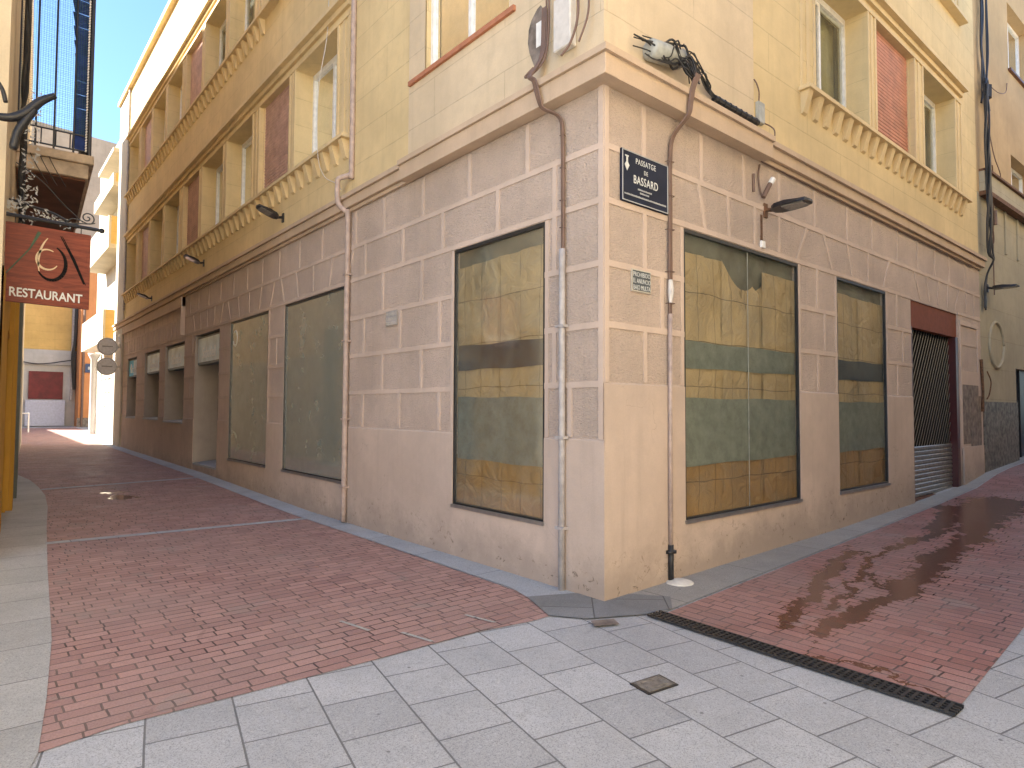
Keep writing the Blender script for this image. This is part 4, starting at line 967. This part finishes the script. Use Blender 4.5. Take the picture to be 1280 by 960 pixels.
# balcony
Bc = thing('balcony', 'concrete balcony with black railing and blue netting above the restaurant sign', 'balcony', FB(8.2, 0, 5.1))
y0, y1 = 8.2, 12.6
b = MB(); b.box(y0, y1, -.80, .0, 5.14, 5.36, FB); b.build('slab', 'slab_concrete', Bc, bevel=.01)
b = MB(); b.box(y0-.05, y1, -.86, .0, 5.362, 5.50, FB); b.build('slab_lip', 'slab_concrete', Bc, bevel=.01)
b = MB(); b.box(y0+.06, y1-.06, -.77, -.01, 5.11, 5.139, FB); b.build('soffit', 'terracotta', Bc)
b = MB()
zt = 8.6
for d in (-.20, -.40, -.62): b.tube([FB(y0, d, 5.5), FB(y0, d, zt)], .014, 6)
for z in (5.56, 5.80): b.tube([FB(y0, 0, z), FB(y0, -.80, z)], .014, 6); b.tube([FB(y0, -.80, z), FB(y1, -.80, z)], .014, 6)
for k in range(4): b.tube([FB(y0, -.1-.16*k, 5.56), FB(y0, -.1-.16*k, 5.80)], .009, 5)
k = 0
u = y0+.12
while u < y1: b.tube([FB(u, -.80, 5.5), FB(u, -.80, 6.55)], .009, 5); u += .12
b.tube([FB(y0, -.8, 6.55), FB(y1, -.8, 6.55)], .018, 6)
b.tube([FB(y0, -.80, 5.45), FB(y0, -.80, zt)], .030, 6); b.tube([FB(y0+.5, -.80, 5.45), FB(y0+.5, -.80, zt)], .022, 6)
b.build('railing', 'black_metal', Bc)
b = MB()
for k in range(27):
    d = -.03-.73*k/26; b.tube([FB(y0+.02, d+.006*math.sin(k), 5.8), FB(y0+.03, d, 7.2), FB(y0+.02, d+.008*math.sin(k*2), zt)], .0024, 3, False)
for k in range(96):
    z = 5.8+k*.029; b.tube([FB(y0+.022, -.02, z+.01*math.sin(k)), FB(y0+.03, -.4, z+.006*math.sin(k*1.7)), FB(y0+.022, -.78, z)], .0022, 3, False)
b.build('netting', 'net_green', Bc)
b = MB(); n = 14
for k in range(n):
    s0, s1 = k/n, (k+1)/n; f0 = lambda s_: (.76-.20*(1-s_)**2*0-.1*s_)
    b.quad(FB(y0+.06+.02*math.sin(k), -.60-.03*math.sin(s0*5), 5.6+3*s0), FB(y0+.08+.02*math.sin(k+1), -.77, 5.6+3*s0), FB(y0+.08, -.77, 5.6+3*s1), FB(y0+.06+.02*math.sin(k+1), -.60-.03*math.sin(s1*5)+.03*s1, 5.6+3*s1))
b.build('gathered_net', 'fabric_blue', Bc, smooth=True)
b = MB()
for k in range(70):
    z = 5.55+k*.043; b.tube([FB(y0-.03, -.755, z), FB(y0-.03, -.765, z+.032)], .012, 5)
b.build('white_chain', 'white_paint', Bc)
b = MB()
for k in range(3): b.tube(spline([FB(y0-.02, -.1-.1*k, 5.5), FB(y0-.06, -.22-.1*k, 5.2), FB(y0-.03, -.35-.1*k, 4.95)]), .006, 5)
b.build('wires', 'cable_black', Bc)
# bamboo-like strip and dark slat at the back of the balcony
b = MB(); b.box(y0+.1, y0+.14, -.02, .05, 5.6, 8.6, FB); b.build('dark_slat', 'black_metal', Bc)

# restaurant sign and its iron arm
sy = 5.6; xl, xr, zb, zt2 = -3.86, -3.02, 2.79, 3.70
Sg = thing('restaurant_sign', 'hanging reddish wood sign reading RESTAURANT with crossed cutlery', 'sign', (-3.44, sy, zb))
def SP(u, v, dy=0): # board coordinates 0..1
    return (xl+(xr-xl)*u, sy+dy, zb+(zt2-zb)*v+.02*(u-.5)*-1)
b = MB(); b.hexa([SP(0, 0, -.02), SP(1, 0, -.02), SP(1, 0, .02), SP(0, 0, .02), SP(0, 1, -.02), SP(1, 1, -.02), SP(1, 1, .02), SP(0, 1, .02)]); b.build('board', 'sign_wood', Sg, bevel=.003)
text_mesh('lettering', 'RESTAURANT', .145, 'sign_letter', SP(.5, .075, -.022), (1, 0, -.02), (0, 0, 1), Sg, .001, sx=.78, bold=.0025)
plain('cream_paint', (.62, .46, .28), .4); plain('black_paint', (.008, .007, .007), .7, spec=.1); plain('green_paint', (.07, .12, .08), .7, spec=.1)
b = MB()
def arc(cx, cz, rx, rz, a0, a1, wmax, n=22, tilt=0):
    pts = []; ws = []
    for k in range(n+1):
        t_ = R(a0+(a1-a0)*k/n); x_, z_ = rx*math.cos(t_), rz*math.sin(t_); ct, st = math.cos(R(tilt)), math.sin(R(tilt))
        pts.append(SP(cx+x_*ct-z_*st, cz+x_*st+z_*ct, -.021)); ws.append(wmax*(.35+.65*math.sin(math.pi*k/n)))
    return pts, ws
def flat(b, pts, ws):
    for k in range(len(pts)-1):
        a, c = Vector(pts[k]), Vector(pts[k+1]); d = (c-a).normalized(); nn = Vector((-d.z, 0, d.x))
        b.hexa([a+nn*ws[k], c+nn*ws[k+1], c-nn*ws[k+1], a-nn*ws[k], a+nn*ws[k]+Vector((0, -.004, 0)), c+nn*ws[k+1]+Vector((0, -.004, 0)), c-nn*ws[k+1]+Vector((0, -.004, 0)), a-nn*ws[k]+Vector((0, -.004, 0))])
flat(b, *arc(.50, .59, .125, .13, 60, 330, .013)); flat(b, *arc(.60, .60, .20, .35, 135, 215, .011, tilt=-8)); b.build('cream_emblem', 'cream_paint', Sg)
b = MB(); p_, w_ = arc(.54, .55, .17, .22, 70, -145, .020); p_ = [Vector(q)+Vector((0, -.003, 0)) for q in p_]; flat(b, p_, w_)
flat(b, [SP(.64, .92, -.021), SP(.78, .66, -.021), SP(.93, .33, -.021)], [.004, .010, .008]); flat(b, [SP(.66, .92, -.021), SP(.81, .64, -.021), SP(.95, .32, -.021)], [.003, .007, .004])
b.build('black_emblem', 'black_paint', Sg)
b = MB(); flat(b, [SP(.05, .35, -.021), SP(.30, .70, -.021), SP(.40, .93, -.021)], [.006, .007, .018]); b.build('fork_emblem', 'green_paint', Sg)
arm = thing('sign_arm', 'black wrought iron arm with a scroll above the restaurant sign', 'sign bracket', (-3.95, sy, 3.8))
b = MB(); b.tube([(-3.95, sy, 3.80), (-3.0, sy, 3.775), (-2.93, sy, 3.77)], .022, 8); b.tube([(-2.93, sy, 3.77), (-2.905, sy, 3.77), (-2.88, sy, 3.77)], [.028, .036, .02], 8)
sc_ = [(-3.06+.075*(1-k/30)*math.cos(R(-60+k*20)), sy, 3.90+.075*(1-k/30)*math.sin(R(-60+k*20))) for k in range(27)]
b.tube([(-3.25, sy, 3.80), (-3.15, sy, 3.815)]+sc_, .008, 6); b.tube(spline([(-3.28, sy, 3.80), (-3.22, sy, 3.86), (-3.14, sy, 3.86), (-3.05, sy, 3.83), (-2.98, sy, 3.85)]), .007, 6)
for x_ in (-3.75, -3.12): b.tube([(x_, sy, 3.79), (x_, sy, 3.69)], .006, 5)
b.build('arm', 'black_metal', arm)
# string-light garland climbing the wall
gl_ = thing('garland', 'dark cable garland with silvery leaves climbing the wall left of the balcony', 'garland', (-3.8, 6.3, 3.8))
b = MB(); rnd = random.Random(31)
for k in range(7): b.tube(spline([FW(6.6+rnd.uniform(-.3, .3), -.09-.05*rnd.random(), z) for z in (3.75, 4.1, 4.5, 4.9, 5.3, 5.6, 6.3, 7.2)], 4), .022, 5)
b.tube(spline([(-3.8, 5.9, 4.05), (-3.6, 5.8, 3.98), (-3.4, 5.72, 3.92), (-3.25, 5.65, 3.83)]), .016, 5)
b.tube(spline([(-3.75, 5.9, 4.5), (-3.5, 5.8, 4.3), (-3.3, 5.7, 4.05), (-3.1, 5.65, 3.85)]), .006, 5)
b.build('cables', 'cable_black', gl_)
b = MB()
def leaf(c):
    a1 = Vector((rnd.uniform(-1, 1), rnd.uniform(-.3, .3), rnd.uniform(-1, 1))).normalized()*.026; a2 = a1.cross(Vector((0, 1, .2))).normalized()*.009
    b.quad(c-a1, c+a2, c+a1, c-a2)
for k in range(150):
    z = rnd.uniform(3.8, 5.4); leaf(Vector(FW(6.3+rnd.uniform(-.5, .3), -.12-rnd.random()*.16, z)))
for k in range(70):
    f_ = rnd.random(); leaf(Vector((-3.8+.6*f_, 5.8, 4.03-.22*f_))+Vector((0, rnd.uniform(-.1, .1), rnd.uniform(-.06, .06))))
for k in range(50): leaf(Vector((-3.88+rnd.random()*.22, 5.7, 3.83+rnd.random()*.15)))
b.build('leaves', 'leaf_silver', gl_)
# dark curved lamp arm
la = thing('lantern_arm', 'glossy black curved lantern arm reaching out over the sign', 'lamp', (-3.98, 4.7, 4.8))
b = MB(); pts = spline([(-4.05, 4.5, 4.50), (-3.88, 4.5, 4.51), (-3.75, 4.5, 4.59), (-3.62, 4.5, 4.76), (-3.50, 4.5, 4.86)]); b.tube(pts, [.03+.018*math.sin(math.pi*k/(len(pts)-1)) for k in range(len(pts))], 10)
b.tube(spline([(-3.66, 4.5, 4.68), (-3.74, 4.5, 4.52), (-3.80, 4.5, 4.38), (-3.83, 4.5, 4.2)]), [.02]+[.04]*17+[.03], 8)
b.tube(spline([(-4.0, 4.5, 4.9), (-3.93, 4.5, 4.78), (-3.90, 4.5, 4.66)]), .02, 6)
b.build('arm', 'black_metal', la, smooth=True)

# ------------------------------------------------------------------ far end of the street
Wb = thing('white_balcony_building', 'sunlit white apartment building with stacked balconies beyond the corner building', 'building', (.4, 25, .2))
b = MB(); b.box(.55, 9, 24.9, 33.5, -.2, 13.2); b.build('wall', 'white_wall', Wb)
def wbalc(z, hgt, out, ya, yb):
    m = MB(); m.box(-out, .549, ya, yb, z, z+.16); m.build('balcony_slab', 'white_wall', Wb)
    m = MB(); m.box(-out, -out+.08, ya, yb, z+.161, z+hgt); m.build('balcony_front', 'white_wall', Wb); m = MB(); m.box(-out+.081, .549, ya, ya+.08, z+.161, z+hgt); m.build('balcony_side', 'yellow_board', Wb)
wbalc(4.10, 1.25, .30, 25.0, 31.0); wbalc(7.75, 1.25, .20, 25.0, 31.0); wbalc(10.2, .5, .1, 25.0, 30.0)
for z in (5.9, 9.2): 
    m = MB(); m.box(.50, .548, 26.0, 27.2, z-.4, z+1.3); m.build('balcony_door', 'interior_dark', Wb)
for z in (5.0, 8.4):
    m = MB(); m.box(.9, 2.1, 24.84, 24.895, z, z+1.4); m.build('window', 'bank_panel', Wb)
m = MB(); m.box(-.1, .52, 25.2, 29, 11.6, 11.75); m.build('roof_canopy', 'white_wall', Wb)
m = MB(); m.lathe((.28, 31.6, .0), [(.17, 0), (.15, .3), (.14, 3.8), (.24, 4.0), (.26, 4.1)], 14); m.build('column', 'pale_grey', Wb, smooth=True)
gt = thing('white_gate', 'white lattice metal gate beneath the white balconies', 'gate', (.5, 29, .2))
b = MB()
for k in range(7): b.box(.50, .54, 25.4+k*.95, 25.45+k*.95, .2, 2.9)
for z in (.9, 1.7, 2.3, 2.9): b.box(.50, .54, 25.4, 31.15, z-.02, z+.02)
b.build('frame', 'white_paint', gt); b = MB(); b.box(.51, .53, 25.4, 31.15, .2, .9); b.build('kick_panel', 'white_paint', gt)
for z, lab in ((3.73, 'upper white round sign on an arm at the far end of the facade'), (3.03, 'lower white round sign on an arm at the far end of the facade')):
    t = thing('round_sign', lab, 'sign', (-.46, 22.6, z)); m = MB(); m.lathe((-.46, 22.58, z), [(.30, 0), (.31, .01), (.31, .07), (.30, .08)], 28, 'y'); m.build('disc', 'white_paint', t)
    m = MB(); m.lathe((-.46, 22.572, z), [(.29, 0), (.29, .003)], 28, 'y'); m.box(-.15, -.071, 22.6, 22.63, z-.02, z+.02); m.build('rim', 'plastic_grey', t)
    m = MB(); m.lathe((-.46, 22.567, z), [(.275, 0), (.275, .004)], 28, 'y'); m.build('face', 'white_paint', t)
    m = MB(); m.box(-.62, -.30, 22.560, 22.565, z-.02, z+.02); m.build('letter_strip', 'plastic_grey', t)
t = thing('wall_plate', 'small pale plate with dark mark on the far end pier', 'plate', (-.08, 22.8, 4.0)); m = MB(); m.box(-.095, -.071, 22.6, 22.95, 3.85, 4.2); m.build('plate', 'white_paint', t); m = MB(); m.box(-.099, -.0955, 22.7, 22.82, 3.93, 4.12); m.build('mark', 'street_blue', t)

Yb = thing('yellow_building', 'tall tan and yellow boarded building closing the far end of the street', 'building', (-1, 44, .5))
b = MB(); b.box(-8, .55, 41.0, 52, 4.85, 9.4); b.build('yellow_wall', 'yellow_board', Yb)
b = MB(); b.hexa([(-9, 52.1, 0), (9, 52.1, 0), (9, 60, 0), (-9, 60, 0), (-9, 52.1, 22.3), (9, 52.1, 21.2), (9, 60, 21.2), (-9, 60, 22.3)]); b.build('tan_wall', 'tan_board', Yb)
b = MB(); b.box(-8, .55, 40.9, 52, .2, 4.84); b.build('grey_base', 'pale_grey', Yb)
b = MB(); b.box(-8, .3, 40.75, 40.89, 4.0, 4.6); b.build('grey_awning', 'pale_grey', Yb)
b = MB(); b.box(-1.62, -.05, 40.80, 40.89, 2.05, 3.6); sw = b.build('shop_opening', 'shop_red', Yb); b = MB(); b.box(-1.75, .05, 40.6, 40.885, .55, 2.0); b.build('white_counter', 'shop_white', Yb)
for x_ in (-2.6, .35): 
    b = MB(); b.box(x_-.05, x_+.05, 40.7, 40.95, 2, 9.3); b.build('drain_pipe', 'pipe_grey', Yb)
Ob = thing('orange_building', 'orange plastered house at the far end of the street', 'building', (1, 40, .5))
b = MB(); b.box(.56, 9, 39.4, 50, .2, 10.5); b.build('wall', 'orange', Ob); b = MB(); b.box(.50, 2.2, 39.3, 39.39, .2, 1.0); b.build('base', 'old_plaster', Ob)
b = MB(); b.tube([(.72, 39.3, .5), (.72, 39.3, 9)], .06, 6); b.build('pipe', 'cable_brown', Ob)
t = thing('street_sign', 'tiny blue street name plate on the orange house far away', 'street sign', (1.1, 39.35, 4)); m = MB(); m.box(.82, 1.5, 39.32, 39.38, 3.55, 4.05); m.build('plate', 'street_blue', t)
m = MB(); m.box(.95, 1.37, 39.312, 39.319, 3.72, 3.88); m.build('lettering', 'sign_letter_dull', t)
b = MB(); gy = 39.38
b.tube([(1.35, gy, 1.5), (1.36, gy, 2.1)], .015, 5); b.tube([(1.2, gy, 1.95), (1.5, gy, 1.98)], .015, 5); b.tube([(1.85+.18*math.cos(R(a)), gy, 1.75+.16*math.sin(R(a))) for a in range(40, 330, 24)], .015, 5)
one(b, 'graffiti', 'graffiti', 'thin dark scrawl on the orange house far away', 'graffiti')
t = thing('low_rail', 'short white metal rail standing by the far grey shop', 'rail', (-2.0, 34, .4)); b = MB(); b.tube([(-2.9, 34, .4), (-2.9, 34, 1.3), (-1.95, 34, 1.3), (-1.95, 34, .4)], .035, 6); b.build('hoop', 'white_paint', t)
t = thing('cable_run', 'dark cable bundle down the seam of the far yellow and orange houses', 'cable', (.5, 40.6, 3)); b = MB()
for k in range(4): b.tube(spline([(.42+.05*k, 40.6, 7.5), (.4+.08*math.sin(k), 40.6, 5.4), (.3+.05*k, 40.6, 4.4), (.42+.03*k, 40.6, 2.6)]), .04, 5)
b.tube(spline([(-2.4, 40.6, 4.2), (-1.2, 40.6, 4.0), (.4, 40.6, 4.3)]), .03, 5); b.build('cables', 'cable_black', t)
# left side of the sunlit square beyond the left row
b = MB(); b.box(-20, -10, 25, 52, -.2, 9); one(b, 'side_house', 'beige', 'plain house on the far left side of the sunlit square', 'building')

# ------------------------------------------------------------------ light, sky, camera
EL, AZ = 39, -58     # degrees; azimuth measured from +Y towards +X
w = bpy.data.worlds.new('World'); SC.world = w; w.use_nodes = True; nt = w.node_tree
bg = nt.nodes['Background']; sky = nt.nodes.new('ShaderNodeTexSky'); sky.sky_type = 'NISHITA'; sky.sun_disc = False
sky.sun_elevation = R(EL); sky.sun_rotation = R(AZ); sky.air_density = 1.0; sky.dust_density = .2; sky.ozone_density = 6.0
nt.links.new(sky.outputs[0], bg.inputs[0]); bg.inputs[1].default_value = .07
sl = bpy.data.lights.new('sun', 'SUN'); sl.energy = 5.0; sl.angle = R(.53); sl.color = (1, .93, .82)
so = bpy.data.objects.new('sun', sl); COL.objects.link(so)
sd = Vector((math.sin(R(AZ))*math.cos(R(EL)), math.cos(R(AZ))*math.cos(R(EL)), math.sin(R(EL))))
so.rotation_euler = sd.to_track_quat('Z', 'Y').to_euler(); so.location = (0, 0, 30)

cd = bpy.data.cameras.new('camera'); cam = bpy.data.objects.new('camera', cd); COL.objects.link(cam); SC.camera = cam
yaw, pit, rol = R(40.28665729), R(2.26713145), R(.28557005)
F = Vector((math.sin(yaw)*math.cos(pit), math.cos(yaw)*math.cos(pit), math.sin(pit)))
R0 = Vector((math.cos(yaw), -math.sin(yaw), 0)); U0 = R0.cross(F)
RR = R0*math.cos(rol)+U0*math.sin(rol); UU = -R0*math.sin(rol)+U0*math.cos(rol)
cam.matrix_world = Matrix(((RR.x, UU.x, -F.x, -4.08967594), (RR.y, UU.y, -F.y, -3.62052825), (RR.z, UU.z, -F.z, 1.6), (0, 0, 0, 1)))
cd.sensor_fit = 'HORIZONTAL'; cd.sensor_width = 36; cd.lens = 36*799.434/1280; cd.clip_start = .05; cd.clip_end = 500
SC.view_settings.view_transform = 'Standard'; SC.view_settings.look = 'None'; SC.view_settings.gamma = 1; SC.view_settings.use_curve_mapping = False
SC.view_settings.exposure = 2.6
SC.cycles.use_denoising = True; SC.cycles.max_bounces = 10; SC.cycles.diffuse_bounces = 7; SC.cycles.glossy_bounces = 3; SC.cycles.transparent_max_bounces = 12; SC.cycles.sample_clamp_indirect = 6
